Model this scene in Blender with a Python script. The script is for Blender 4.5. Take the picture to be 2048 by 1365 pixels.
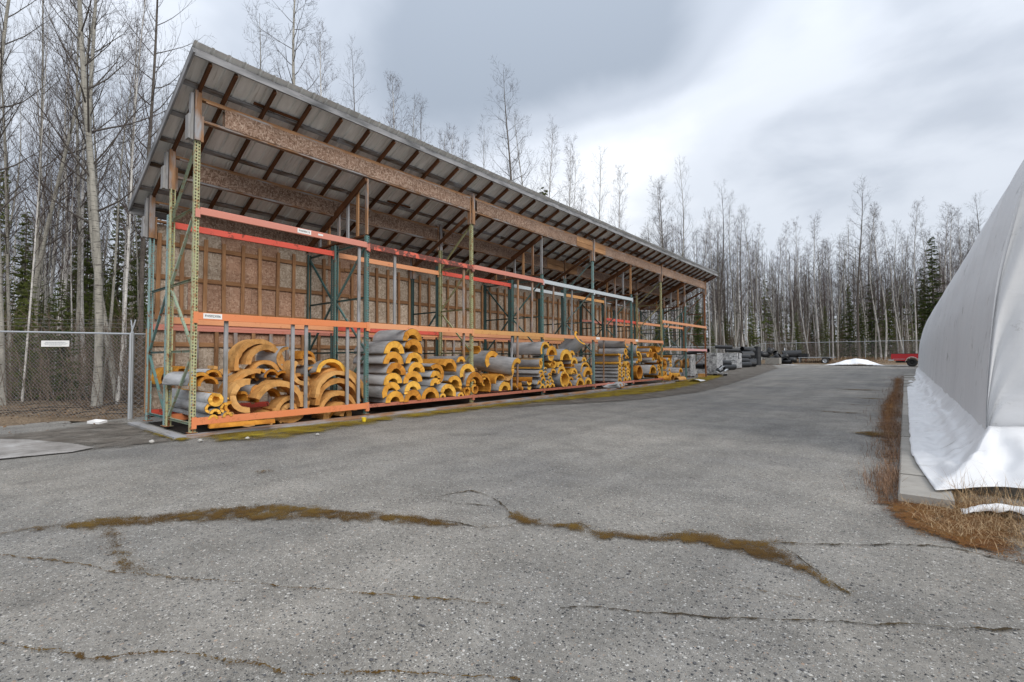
import bpy, math, random
import numpy as np
from mathutils import Vector, Matrix, noise as mnoise

# ------------------------------------------------------------------ scene, camera, sky, sun
scene = bpy.context.scene
for o in list(bpy.data.objects):
    bpy.data.objects.remove(o, do_unlink=True)
COL = scene.collection
R = math.radians

CAM_H = 1.22
YAW, PITCH, ROLL = 0.6889, 0.0348, -0.0046
cam_d = bpy.data.cameras.new('camera')
cam = bpy.data.objects.new('camera', cam_d)
COL.objects.link(cam)
cam_d.sensor_fit = 'HORIZONTAL'
cam_d.sensor_width = 36.0
cam_d.lens = 954.4 / 2048 * 36.0
cam_d.clip_start = 0.05
cam_d.clip_end = 3000
_c, _s = math.cos(YAW), math.sin(YAW)
fwd = Vector((-_s * math.cos(PITCH), _c * math.cos(PITCH), math.sin(PITCH)))
right = Vector((_c, _s, 0))
up = right.cross(fwd)
r2 = right * math.cos(ROLL) + up * math.sin(ROLL)
u2 = -right * math.sin(ROLL) + up * math.cos(ROLL)
mw = Matrix((r2, u2, -fwd)).transposed().to_4x4()
mw.translation = Vector((0, 0, CAM_H))
cam.matrix_world = mw
scene.camera = cam

SUN_EL, SUN_AZ = R(33), R(104)          # azimuth from +Y towards +X
world = bpy.data.worlds.new('World')
scene.world = world
world.use_nodes = True
wt = world.node_tree
wt.nodes.clear()


class NT:
    """small helper for node trees"""
    def __init__(self, tree):
        self.t = tree

    def n(self, typ, ins=None, **props):
        nd = self.t.nodes.new(typ)
        for k, v in props.items():
            setattr(nd, k, v)
        for k, v in (ins or {}).items():
            s = nd.inputs[k]
            if isinstance(v, bpy.types.NodeSocket):
                self.t.links.new(v, s)
            elif isinstance(v, bpy.types.Node):
                self.t.links.new(v.outputs[0], s)
            else:
                s.default_value = v
        return nd

    def math(self, op, a, b=0.0, c=0.0, clamp=False):
        return self.n('ShaderNodeMath', {0: a, 1: b, 2: c}, operation=op, use_clamp=clamp).outputs[0]

    def vmath(self, op, a, b=(0, 0, 0)):
        nd = self.n('ShaderNodeVectorMath', {0: a, 1: b}, operation=op)
        return nd.outputs[1] if op in ('DOT_PRODUCT', 'LENGTH', 'DISTANCE') else nd.outputs[0]

    def ramp(self, fac, stops, interp='LINEAR'):
        nd = self.n('ShaderNodeValToRGB', {0: fac})
        cr = nd.color_ramp
        cr.interpolation = interp
        while len(cr.elements) < len(stops):
            cr.elements.new(0.5)
        for e, (p, c) in zip(cr.elements, stops):
            e.position = p
            e.color = (c, c, c, 1) if isinstance(c, (int, float)) else (*c, 1)
        return nd.outputs[0]

    def mix(self, fac, a, b, blend='MIX'):
        nd = self.n('ShaderNodeMix', data_type='RGBA', blend_type=blend)
        for idx, v in ((0, fac), (6, a), (7, b)):
            s = nd.inputs[idx]
            if isinstance(v, bpy.types.NodeSocket):
                self.t.links.new(v, s)
            elif isinstance(v, tuple):
                s.default_value = (*v, 1) if len(v) == 3 else v
            else:
                s.default_value = v
        return nd.outputs[2]

    def noise(self, vec, scale, detail=3.0, rough=0.55, dist=0.0):
        return self.n('ShaderNodeTexNoise', {'Vector': vec, 'Scale': scale, 'Detail': detail,
                                            'Roughness': rough, 'Distortion': dist}).outputs[0]

    def vor(self, vec, scale, feature='F1', rnd=1.0):
        return self.n('ShaderNodeTexVoronoi', {'Vector': vec, 'Scale': scale, 'Randomness': rnd}, feature=feature)

    def scale(self, vec, s):
        return self.n('ShaderNodeVectorMath', {0: vec, 1: s}, operation='MULTIPLY').outputs[0]


def build_world():
    w = NT(wt)
    d = w.n('ShaderNodeTexCoord').outputs['Generated']
    sep = w.n('ShaderNodeSeparateXYZ', {0: d})
    zc = w.math('MAXIMUM', sep.outputs[2], 0.0)
    den = w.math('ADD', zc, 0.22)
    pl = w.n('ShaderNodeCombineXYZ', {0: w.math('DIVIDE', sep.outputs[0], den),
                                     1: w.math('DIVIDE', sep.outputs[1], den), 2: 0.0}).outputs[0]
    n1 = w.noise(pl, 0.62, 5.0, 0.48, 0.4)
    n2 = w.noise(w.vmath('ADD', pl, (7.3, 2.1, 0)), 2.1, 5.0, 0.55, 0.3)
    clouds = w.math('ADD', w.math('ADD', w.math('MULTIPLY', n1, 0.90), w.math('MULTIPLY', n2, 0.28)), -0.09)

    def lobe(u, v, width):
        x = Vector(((u - 1024) / 954.4, (682.5 - v) / 954.4, -1.0))
        dv = (mw.to_3x3() @ x).normalized()
        dt = w.vmath('DOT_PRODUCT', d, tuple(dv))
        ang = w.math('ARCCOSINE', w.math('MINIMUM', dt, 0.99999))
        q = w.math('DIVIDE', ang, width)
        return w.math('POWER', 2.718, w.math('MULTIPLY', w.math('MULTIPLY', q, q), -1.0))
    # broad masses of the cloud deck: grey bellies and thin bright gaps
    tot = clouds
    for (u, v, wd, k) in SKY_LOBES:
        tot = w.math('ADD', tot, w.math('MULTIPLY', lobe(u, v, wd), k))
    col = w.ramp(tot, [(0.22, (0.285, 0.325, 0.385)), (0.40, (0.43, 0.47, 0.535)),
                       (0.54, (0.60, 0.638, 0.70)), (0.72, (0.79, 0.813, 0.845))], 'EASE')
    # overcast skies brighten evenly towards the zenith
    grad = w.math('ADD', 1.0, w.math('MULTIPLY', w.math('MULTIPLY', zc, zc), 1.3))
    col = w.vmath('MULTIPLY', col, w.n('ShaderNodeCombineXYZ', {0: grad, 1: grad, 2: grad}).outputs[0])
    bg2 = w.n('ShaderNodeBackground', {0: col, 1: SKY_STRENGTH})
    sky = w.n('ShaderNodeTexSky', sky_type='NISHITA')
    sky.sun_disc = False
    sky.sun_elevation = SUN_EL
    sky.sun_rotation = SUN_AZ
    bg1 = w.n('ShaderNodeBackground', {0: sky.outputs[0], 1: 0.10})
    mixs = w.n('ShaderNodeMixShader', {0: 0.93, 1: bg1.outputs[0], 2: bg2.outputs[0]})
    w.n('ShaderNodeOutputWorld', {0: mixs.outputs[0]})


SKY_STRENGTH = 0.74
SKY_LOBES = [(1080, 10, 0.22, -0.38), (1300, 90, 0.10, -0.14), (800, 120, 0.20, -0.19), (480, 130, 0.25, -0.10), (1210, 320, 0.18, 0.30), (1000, 360, 0.12, 0.12),
             (1780, 370, 0.18, -0.04), (1560, 330, 0.2, 0.03), (1950, 180, 0.25, -0.03), (120, 200, 0.35, -0.08)]
build_world()

sun_d = bpy.data.lights.new('sun', 'SUN')
sun_d.energy = 1.5
sun_d.angle = R(30)
sun_d.color = (1.0, 0.96, 0.9)
sun = bpy.data.objects.new('sun', sun_d)
COL.objects.link(sun)
sd = Vector((math.sin(SUN_AZ) * math.cos(SUN_EL), math.cos(SUN_AZ) * math.cos(SUN_EL), math.sin(SUN_EL)))
sun.rotation_euler = sd.to_track_quat('Z', 'Y').to_euler()
sun.location = (0, 0, 30)

vs = scene.view_settings
vs.view_transform = 'Standard'
vs.look = 'None'
vs.exposure = 0.72
vs.gamma = 1.0
vs.use_curve_mapping = False
scene.render.engine = 'CYCLES'
scene.render.resolution_x, scene.render.resolution_y = 1024, 682
scene.cycles.max_bounces = 6
scene.cycles.transparent_max_bounces = 16

# ------------------------------------------------------------------ materials
MATS = {}


def material(name, fn, rough=0.85, spec=0.3, metal=0.0):
    m = bpy.data.materials.new(name)
    m.use_nodes = True
    t = m.node_tree
    t.nodes.clear()
    q = NT(t)
    tc = q.n('ShaderNodeTexCoord').outputs['Object']
    bs = q.n('ShaderNodeBsdfPrincipled', {'Roughness': rough, 'Specular IOR Level': spec, 'Metallic': metal})
    out = q.n('ShaderNodeOutputMaterial', {0: bs.outputs[0]})
    fn(q, tc, bs, out)
    MATS[name] = m
    return m


def setc(q, bs, col):
    if isinstance(col, tuple):
        bs.inputs['Base Color'].default_value = (*col, 1)
    else:
        q.t.links.new(col, bs.inputs['Base Color'])


def bump(q, bs, h, strength=0.4, dist=0.01):
    b = q.n('ShaderNodeBump', {'Height': h, 'Strength': strength, 'Distance': dist})
    q.t.links.new(b.outputs[0], bs.inputs['Normal'])


def rnd_vec(q, tc):
    r = q.n('ShaderNodeObjectInfo').outputs['Random']
    v = q.n('ShaderNodeCombineXYZ', {0: q.math('MULTIPLY', r, 37.0), 1: q.math('MULTIPLY', r, 91.0), 2: q.math('MULTIPLY', r, 53.0)}).outputs[0]
    return q.vmath('ADD', tc, v), r


def m_plain(col, var=0.25, scale=6.0):
    def fn(q, tc, bs, out):
        v, r = rnd_vec(q, tc)
        n = q.noise(v, scale, 4)
        k = q.math('ADD', 1 - var * 0.5, q.math('MULTIPLY', n, var))
        k = q.math('ADD', k, q.math('MULTIPLY', q.math('SUBTRACT', r, 0.5), var * 0.6))
        c = q.mix(1.0, col, q.n('ShaderNodeCombineXYZ', {0: k, 1: k, 2: k}).outputs[0], 'MULTIPLY')
        setc(q, bs, c)
        bump(q, bs, q.noise(v, scale * 9, 3), 0.15, 0.003)
    return fn


def m_wood(dark, light, greyness=0.0, knots=True):
    """grain runs along the local X axis of each timber"""
    def fn(q, tc, bs, out):
        v, r = rnd_vec(q, tc)
        g = q.noise(q.scale(v, (1.2, 22, 22)), 2.2, 5, 0.6, 0.6)
        blot = q.noise(v, 2.3, 3)
        f = q.math('ADD', q.math('MULTIPLY', g, 0.65), q.math('MULTIPLY', blot, 0.35))
        col = q.ramp(f, [(0.32, dark), (0.62, light)])
        col = q.mix(q.math('MULTIPLY', r, 0.45), col, tuple(x * 0.62 for x in dark))
        if greyness:
            gm = q.ramp(q.noise(q.scale(v, (1, 4, 4)), 1.7, 4), [(0.5 - greyness * 0.35, 0.0), (0.68 - greyness * 0.3, 1.0)])
            col = q.mix(gm, col, (0.30, 0.30, 0.31))
        if knots:
            k = q.vor(q.scale(v, (1.0, 7, 7)), 1.6).outputs['Distance']
            km = q.ramp(k, [(0.05, 1.0), (0.10, 0.0)])
            col = q.mix(q.math('MULTIPLY', km, 0.6), col, (0.05, 0.03, 0.02))
        setc(q, bs, col)
        bump(q, bs, g, 0.35, 0.004)
    return fn


def m_osb(cols, flake=46.0):
    def fn(q, tc, bs, out):
        v, r = rnd_vec(q, tc)
        wob = q.n('ShaderNodeTexNoise', {'Vector': v, 'Scale': 3.0, 'Detail': 2.0}).outputs['Color']
        v2 = q.vmath('ADD', v, q.scale(wob, (0.12, 0.12, 0.12)))
        a = q.vor(q.scale(v2, (1.0, 1.0, 0.32)), flake)
        b_ = q.vor(q.scale(v2, (0.45, 0.45, 1.0)), flake * 0.8)
        sel = q.ramp(q.noise(v, 16, 2), [(0.48, 0.0), (0.52, 1.0)])
        c = q.mix(sel, a.outputs['Color'], b_.outputs['Color'])
        s = q.n('ShaderNodeSeparateColor', {0: c})
        col = q.ramp(s.outputs[0], [(0.0, cols[0]), (0.35, cols[1]), (0.7, cols[2]), (1.0, cols[3])])
        big = q.ramp(q.noise(v, 0.9, 4), [(0.3, 0.72), (0.7, 1.1)])
        col = q.mix(1.0, col, big, 'MULTIPLY')
        setc(q, bs, col)
        bump(q, bs, s.outputs[1], 0.25, 0.003)
    return fn


def m_paint(col, rust=0.3, rustcol=(0.13, 0.055, 0.03), scale=5.0, fade=0.25):
    def fn(q, tc, bs, out):
        v, r = rnd_vec(q, tc)
        n = q.noise(v, scale, 6, 0.62)
        n2 = q.noise(v, scale * 6, 4, 0.6)
        f = q.math('ADD', q.math('MULTIPLY', n, 0.7), q.math('MULTIPLY', n2, 0.3))
        th = 0.72 - rust * 0.42
        msk = q.ramp(f, [(th - 0.025, 0.0), (th + 0.03, 1.0)])
        fd = q.noise(v, 1.3, 3)
        base = q.mix(q.math('MULTIPLY', fd, fade), col, tuple(min(1, 0.5 * x + 0.25) for x in col))
        rc = q.mix(n2, rustcol, tuple(min(1, x * 2.3) for x in rustcol))
        setc(q, bs, q.mix(msk, base, rc))
        rr = q.math('ADD', 0.45, q.math('MULTIPLY', msk, 0.4))
        q.t.links.new(rr, bs.inputs['Roughness'])
        bump(q, bs, n2, 0.12, 0.003)
    return fn


def m_asphalt(q, tc, bs, out):
    flat = q.scale(tc, (1, 1, 0.0))
    w = q.n('ShaderNodeTexNoise', {'Vector': flat, 'Scale': 40.0, 'Detail': 2.0}).outputs['Color']
    vv = q.vmath('ADD', flat, q.scale(w, (0.010, 0.010, 0)))
    big = q.noise(flat, 0.35, 5, 0.6)
    mid = q.noise(flat, 1.9, 5, 0.62)
    fine = q.noise(flat, 160, 3, 0.6)
    vis = q.ramp(mid, [(0.35, 0.55), (0.62, 1.05)])
    base = q.ramp(q.math('ADD', q.math('MULTIPLY', fine, 0.55), q.math('MULTIPLY', mid, 0.45)),
                  [(0.30, (0.115, 0.108, 0.098)), (0.52, (0.245, 0.233, 0.214)), (0.72, (0.36, 0.343, 0.316))])
    heights = fine
    for sc, keep in ((56.0, 0.36), (95.0, 0.62), (170.0, 0.7)):
        vo = q.vor(vv, sc)
        s = q.n('ShaderNodeSeparateColor', {0: vo.outputs['Color']})
        msk = q.math('MULTIPLY', q.math('LESS_THAN', vo.outputs['Distance'], q.math('ADD', 0.22, q.math('MULTIPLY', s.outputs[1], 0.22))),
                     q.math('LESS_THAN', s.outputs[2], q.math('MULTIPLY', vis, keep)))
        stone = q.ramp(s.outputs[0], [(0.0, (0.026, 0.028, 0.031)), (0.30, (0.075, 0.077, 0.082)), (0.38, (0.19, 0.187, 0.18)),
                                      (0.62, (0.30, 0.295, 0.285)), (0.80, (0.45, 0.442, 0.422)), (0.93, (0.60, 0.592, 0.57)), (0.97, (0.34, 0.25, 0.19))])
        base = q.mix(msk, base, stone)
        heights = q.math('ADD', heights, q.math('MULTIPLY', msk, q.math('SUBTRACT', 0.9, vo.outputs['Distance'])))
    clump = q.ramp(q.noise(flat, 26.0, 4, 0.75), [(0.36, 0.84), (0.64, 1.20)])
    base = q.mix(1.0, base, clump, 'MULTIPLY')
    tone = q.ramp(big, [(0.30, (0.66, 0.668, 0.685)), (0.5, (0.88, 0.872, 0.85)), (0.70, (1.06, 1.03, 0.98))])
    col = q.mix(1.0, base, tone, 'MULTIPLY')
    # tyre-worn, dusty lane down the middle of the yard and long faint streaks along it
    streak = q.ramp(q.noise(q.scale(flat, (1.0, 0.05, 1)), 1.6, 4, 0.6), [(0.3, 0.84), (0.7, 1.10)])
    col = q.mix(1.0, col, streak, 'MULTIPLY')
    stain = q.ramp(q.noise(q.vmath('ADD', flat, (31.0, 5.0, 0)), 0.7, 5, 0.68, 1.2), [(0.56, 1.0), (0.72, 0.82)])
    drip = q.vor(q.vmath('ADD', flat, q.scale(w, (0.12, 0.12, 0))), 1.15)
    ds = q.n('ShaderNodeSeparateColor', {0: drip.outputs['Color']})
    oil = q.math('MULTIPLY', q.ramp(drip.outputs['Distance'], [(0.05, 0.26), (0.14, 0.0)]), q.math('LESS_THAN', ds.outputs[0], 0.30))
    col = q.mix(oil, col, (0.05, 0.048, 0.046))
    col = q.mix(1.0, col, stain, 'MULTIPLY')
    setc(q, bs, col)
    bump(q, bs, heights, 0.55, 0.006)


def m_cover(stops, scale=90.0, rough_edge=9.0, grain=30.0, ragged=4.2, plateau=0.84):
    """ground cover whose ragged edge follows the 'cov' attribute of the patch"""
    def fn(q, tc, bs, out):
        n1 = q.noise(tc, grain, 5, 0.65)
        n2 = q.noise(tc, scale, 3, 0.6)
        n3 = q.noise(tc, 2.2, 4, 0.6)
        f = q.math('ADD', q.math('MULTIPLY', n3, 0.55), q.math('ADD', q.math('MULTIPLY', n1, 0.25), q.math('MULTIPLY', n2, 0.20)))
        setc(q, bs, q.ramp(f, stops))
        bump(q, bs, n2, 0.8, 0.012)
        cov = q.n('ShaderNodeAttribute', attribute_name='cov').outputs['Fac']
        e = q.math('ADD', q.math('MULTIPLY', q.noise(tc, rough_edge, 6, 0.7), 0.42), q.math('MULTIPLY', q.noise(tc, 95.0, 3, 0.8), 0.58))
        al = q.math('GREATER_THAN', q.math('ADD', q.math('MULTIPLY', cov, plateau), q.math('MULTIPLY', q.math('SUBTRACT', e, 0.5), ragged)), 0.50)
        tr = q.n('ShaderNodeBsdfTransparent')
        mx = q.n('ShaderNodeMixShader', {0: al, 1: tr.outputs[0], 2: bs.outputs[0]})
        q.t.links.new(mx.outputs[0], out.inputs[0])
    return fn


def m_bark(base, mark, white=0.0):
    def fn(q, tc, bs, out):
        v, r = rnd_vec(q, tc)
        n = q.noise(q.scale(v, (6, 6, 1.6)), 2.0, 5, 0.6)
        len_ = q.noise(q.scale(v, (3, 3, 26)), 1.6, 4, 0.65, 0.5)
        col = q.ramp(n, [(0.3, tuple(x * 0.7 for x in base)), (0.65, tuple(min(1, x * 1.25) for x in base))])
        mk = q.ramp(len_, [(0.56, 0.0), (0.63, 0.85)])
        col = q.mix(mk, col, mark)
        kn = q.vor(q.scale(v, (4.0, 4.0, 1.6)), 1.3).outputs['Distance']
        col = q.mix(q.ramp(kn, [(0.10, 0.9), (0.17, 0.0)]), col, mark)
        setc(q, bs, col)
        bump(q, bs, len_, 0.5, 0.01)
    return fn


def m_foam(c1, c2, c3):
    def fn(q, tc, bs, out):
        v, r = rnd_vec(q, tc)
        n = q.noise(v, 5.5, 5, 0.65)
        k = q.math('ADD', q.math('MULTIPLY', n, 0.75), q.math('MULTIPLY', r, 0.30))
        col = q.ramp(k, [(0.28, c3), (0.48, c2), (0.72, c1)])
        pit = q.vor(v, 120.0).outputs['Distance']
        col = q.mix(q.ramp(pit, [(0.08, 0.35), (0.2, 0.0)]), col, tuple(x * 0.5 for x in c3))
        dirt = q.ramp(q.noise(v, 3.4, 6, 0.75), [(0.50, 0.0), (0.66, 0.75)])
        col = q.mix(dirt, col, tuple(x * 0.50 for x in c2))
        setc(q, bs, col)
        bump(q, bs, q.noise(v, 60, 4, 0.7), 0.35, 0.004)
    return fn


def m_jacket(q, tc, bs, out):
    v, r = rnd_vec(q, tc)
    n = q.noise(q.scale(v, (1.2, 4, 4)), 1.9, 5, 0.62)
    k = q.math('ADD', q.math('MULTIPLY', n, 0.8), q.math('MULTIPLY', r, 0.25))
    col = q.ramp(k, [(0.30, (0.20, 0.198, 0.195)), (0.50, (0.36, 0.36, 0.365)), (0.75, (0.52, 0.52, 0.525))])
    scuff = q.ramp(q.noise(q.scale(v, (0.6, 9, 9)), 3.0, 5, 0.7), [(0.60, 0.0), (0.72, 0.6)])
    col = q.mix(scuff, col, (0.50, 0.49, 0.47))
    dirt = q.ramp(q.noise(v, 1.3, 5, 0.7), [(0.57, 0.0), (0.75, 0.7)])
    col = q.mix(dirt, col, (0.12, 0.10, 0.085))
    setc(q, bs, col)
    bump(q, bs, n, 0.3, 0.01)


def m_roof(q, tc, bs, out):
    v, r = rnd_vec(q, tc)
    n = q.noise(q.scale(v, (1.0, 5, 1)), 1.4, 5, 0.6)
    col = q.ramp(q.math('ADD', q.math('MULTIPLY', n, 0.8), q.math('MULTIPLY', r, 0.2)),
                 [(0.32, (0.62, 0.63, 0.62)), (0.62, (0.84, 0.85, 0.84))])
    st = q.ramp(q.noise(q.scale(v, (0.7, 14, 1)), 1.8, 4, 0.65), [(0.57, 0.0), (0.72, 0.45)])
    setc(q, bs, q.mix(st, col, (0.22, 0.19, 0.15)))


def m_tent(q, tc, bs, out):
    n = q.noise(q.scale(tc, (1, 3.0, 0.4)), 1.2, 5, 0.6)
    n2 = q.noise(tc, 0.5, 4, 0.6)
    col = q.ramp(q.math('ADD', q.math('MULTIPLY', n, 0.4), q.math('MULTIPLY', n2, 0.6)), [(0.3, (0.58, 0.583, 0.593)), (0.7, (0.68, 0.683, 0.69))])
    sp = q.n('ShaderNodeSeparateXYZ', {0: tc})
    st = q.ramp(q.noise(q.scale(tc, (1.0, 2.2, 1.0)), 3.0, 6, 0.7), [(0.60, 0.0), (0.72, 0.7)])
    low = q.ramp(sp.outputs[0], [(0.06, 1.0), (0.17, 0.0)])
    col = q.mix(q.math('MULTIPLY', st, low), col, (0.16, 0.145, 0.12))
    setc(q, bs, col)
    wr = q.noise(q.scale(tc, (1, 7.0, 0.35)), 2.0, 4, 0.6)
    wr2 = q.noise(q.scale(tc, (0.6, 1.0, 3.0)), 1.5, 4, 0.6, 1.0)
    bump(q, bs, q.math('ADD', wr, wr2), 0.25, 0.02)


def m_foliage(c1, c2):
    def fn(q, tc, bs, out):
        v, r = rnd_vec(q, tc)
        k = q.math('ADD', q.math('MULTIPLY', q.noise(v, 2.5, 3), 0.8), q.math('MULTIPLY', r, 0.25))
        setc(q, bs, q.ramp(k, [(0.3, c1), (0.75, c2)]))
    return fn


def m_blades(c1, c2, c3, sc=7.0):
    def fn(q, tc, bs, out):
        k = q.noise(tc, sc, 4, 0.7)
        k2 = q.vor(tc, 45.0)
        s = q.n('ShaderNodeSeparateColor', {0: k2.outputs['Color']})
        f = q.math('ADD', q.math('MULTIPLY', k, 0.5), q.math('MULTIPLY', s.outputs[0], 0.5))
        setc(q, bs, q.ramp(f, [(0.25, c1), (0.5, c2), (0.8, c3)]))
    return fn


material('asphalt', m_asphalt, 0.9, 0.25)
material('forest_soil', m_blades((0.085, 0.062, 0.042), (0.17, 0.125, 0.085), (0.29, 0.22, 0.15), 1.5), 0.95, 0.1)
material('dirt', m_cover([(0.30, (0.075, 0.064, 0.052)), (0.5, (0.15, 0.132, 0.112)), (0.7, (0.28, 0.256, 0.226))], 120, 3.0, 30, 4.5, 0.66), 0.95, 0.15)
material('moss_bright', m_cover([(0.32, (0.070, 0.042, 0.012)), (0.47, (0.18, 0.125, 0.018)), (0.64, (0.33, 0.255, 0.030))], 90, 2.4, 30, 5.6, 0.74), 0.95, 0.1)
material('moss_brown', m_cover([(0.30, (0.040, 0.024, 0.011)), (0.48, (0.098, 0.056, 0.017)), (0.68, (0.155, 0.098, 0.022))], 110, 9.0, 30, 5.2, 0.66), 0.95, 0.1)
material('moss_rust', m_cover([(0.30, (0.055, 0.028, 0.014)), (0.48, (0.14, 0.062, 0.022)), (0.68, (0.21, 0.115, 0.036))], 110, 9.0, 30, 5.0, 0.80), 0.95, 0.1)
material('dirty_ice', m_cover([(0.34, (0.12, 0.108, 0.095)), (0.5, (0.27, 0.25, 0.23)), (0.66, (0.42, 0.405, 0.39))], 60, 2.0, 9, 2.0, 0.95), 0.6, 0.4)
material('snow', m_cover([(0.3, (0.60, 0.61, 0.63)), (0.5, (0.80, 0.81, 0.83)), (0.7, (0.86, 0.87, 0.88))], 60, 3.0, 12, 2.0, 0.95), 0.6, 0.4)
material('foam_yellow', m_foam((0.78, 0.445, 0.085), (0.69, 0.35, 0.057), (0.46, 0.19, 0.03)), 0.9, 0.15)
material('foam_orange', m_foam((0.64, 0.315, 0.055), (0.52, 0.22, 0.034), (0.30, 0.11, 0.02)), 0.9, 0.15)
material('foam_sand', m_foam((0.63, 0.36, 0.135), (0.54, 0.275, 0.088), (0.36, 0.155, 0.04)), 0.9, 0.15)
material('jacket', m_jacket, 0.75, 0.3)
material('steel_teal', m_paint((0.080, 0.185, 0.172), 0.34, (0.13, 0.06, 0.035), 11.0), 0.5, 0.4)
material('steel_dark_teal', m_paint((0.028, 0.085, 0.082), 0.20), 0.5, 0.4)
material('steel_pale_teal', m_paint((0.19, 0.32, 0.31), 0.36, (0.14, 0.07, 0.04), 11.0), 0.5, 0.4)
material('steel_olive', m_paint((0.38, 0.385, 0.20), 0.40, (0.17, 0.075, 0.03), 13.0), 0.6, 0.3)
material('steel_sage', m_paint((0.27, 0.35, 0.25), 0.40, (0.17, 0.08, 0.035), 13.0), 0.6, 0.3)
material('steel_rusty', m_paint((0.30, 0.27, 0.16), 0.72, (0.15, 0.06, 0.025)), 0.7, 0.3)
material('beam_orange', m_paint((0.66, 0.20, 0.06), 0.30, (0.30, 0.10, 0.04)), 0.5, 0.35)
material('beam_pale_orange', m_paint((0.66, 0.285, 0.125), 0.24, (0.28, 0.09, 0.045)), 0.6, 0.3)
material('beam_salmon', m_paint((0.55, 0.20, 0.14), 0.20, (0.30, 0.08, 0.05)), 0.6, 0.3)
material('beam_red', m_paint((0.62, 0.070, 0.035), 0.34, (0.10, 0.03, 0.022)), 0.6, 0.3)
material('beam_worn', m_paint((0.62, 0.105, 0.055), 0.60, (0.085, 0.035, 0.028), 9.0), 0.6, 0.3)
material('beam_grey', m_paint((0.46, 0.50, 0.52), 0.12, (0.20, 0.17, 0.15)), 0.5, 0.35)
material('beam_pink', m_paint((0.68, 0.35, 0.33), 0.10, (0.4, 0.2, 0.18)), 0.6, 0.3)
material('beam_rust', m_paint((0.40, 0.12, 0.065), 0.38, (0.15, 0.05, 0.03)), 0.65, 0.3)
material('beam_ochre', m_paint((0.60, 0.30, 0.09), 0.30, (0.25, 0.10, 0.04)), 0.6, 0.3)
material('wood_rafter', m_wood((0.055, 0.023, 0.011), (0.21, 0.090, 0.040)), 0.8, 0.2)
material('wood_brown', m_wood((0.18, 0.095, 0.05), (0.43, 0.245, 0.135), 0.12), 0.8, 0.2)
material('wood_warm', m_wood((0.25, 0.125, 0.058), (0.50, 0.285, 0.145)), 0.8, 0.2)
material('wood_stud', m_wood((0.20, 0.10, 0.048), (0.42, 0.23, 0.115)), 0.8, 0.2)
material('wood_grey', m_wood((0.14, 0.132, 0.122), (0.36, 0.345, 0.325), 0.35), 0.85, 0.2)
material('wood_fascia', m_wood((0.085, 0.088, 0.094), (0.225, 0.228, 0.235), 0.4), 0.85, 0.2)
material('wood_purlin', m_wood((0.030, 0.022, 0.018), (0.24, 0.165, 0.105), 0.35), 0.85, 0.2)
material('osb_wall', m_osb([(0.29, 0.222, 0.166), (0.41, 0.325, 0.25), (0.50, 0.41, 0.322), (0.60, 0.51, 0.415)]), 0.9, 0.15)
material('osb_red', m_osb([(0.27, 0.158, 0.105), (0.37, 0.222, 0.15), (0.43, 0.27, 0.188), (0.51, 0.35, 0.255)]), 0.9, 0.15)
material('osb_beam', m_osb([(0.135, 0.082, 0.056), (0.235, 0.148, 0.105), (0.315, 0.218, 0.165), (0.43, 0.325, 0.255)], 62.0), 0.9, 0.15)
material('osb_white', m_osb([(0.16, 0.16, 0.165), (0.33, 0.33, 0.335), (0.52, 0.52, 0.52), (0.70, 0.70, 0.69)], 16.0), 0.9, 0.15)
material('roof_metal', m_roof, 0.5, 0.4, 0.15)
material('galvanised', m_plain((0.38, 0.40, 0.42), 0.3, 8.0), 0.45, 0.5, 0.5)
material('wire', m_plain((0.27, 0.274, 0.28), 0.2, 3.0), 0.6, 0.3, 0.2)
material('concrete', m_plain((0.27, 0.255, 0.23), 0.65, 5.0), 0.9, 0.2)
material('tent_fabric', m_tent, 0.5, 0.35)
material('black_plastic', m_plain((0.018, 0.019, 0.021), 0.5, 4.0), 0.45, 0.4)
material('black_rubber', m_plain((0.028, 0.028, 0.028), 0.3, 8.0), 0.85, 0.2)
material('grey_plastic', m_plain((0.34, 0.345, 0.35), 0.5, 6.0), 0.45, 0.4)
material('white_plastic', m_plain((0.74, 0.74, 0.74), 0.2, 6.0), 0.5, 0.35)
material('yellow_plastic', m_plain((0.78, 0.58, 0.03), 0.2, 6.0), 0.5, 0.35)
material('red_paint', m_plain((0.40, 0.018, 0.022), 0.15, 2.0), 0.25, 0.5)
material('chrome', m_plain((0.55, 0.55, 0.56), 0.1, 2.0), 0.2, 0.5, 0.8)
material('glass_dark', m_plain((0.02, 0.025, 0.03), 0.1, 2.0), 0.08, 0.5)
material('lamp_red', m_plain((0.42, 0.02, 0.02), 0.1, 2.0), 0.2, 0.5)
material('paper', m_plain((0.72, 0.72, 0.70), 0.1, 9.0), 0.8, 0.2)
material('ink', m_plain((0.05, 0.055, 0.07), 0.1, 9.0), 0.8, 0.2)
material('stone_white', m_plain((0.42, 0.405, 0.375), 0.4, 30.0), 0.9, 0.2)
material('crack_soil', m_cover([(0.30, (0.022, 0.018, 0.013)), (0.5, (0.055, 0.042, 0.026)), (0.7, (0.11, 0.075, 0.03))], 110, 14.0, 30, 3.4, 1.0), 0.95, 0.1)
material('under_rack_shade', m_plain((0.030, 0.027, 0.024), 0.5, 4.0), 0.95, 0.1)  # near-black base colour stands for the deep shade below the racks
material('gravel_dark', m_plain((0.10, 0.10, 0.105), 0.6, 30.0), 0.9, 0.2)
material('bark_aspen', m_bark((0.285, 0.27, 0.235), (0.060, 0.052, 0.048)), 0.9, 0.15)
material('bark_birch', m_bark((0.47, 0.45, 0.42), (0.065, 0.055, 0.05)), 0.85, 0.2)
material('bark_dark', m_bark((0.115, 0.100, 0.086), (0.045, 0.038, 0.034)), 0.9, 0.15)
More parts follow.
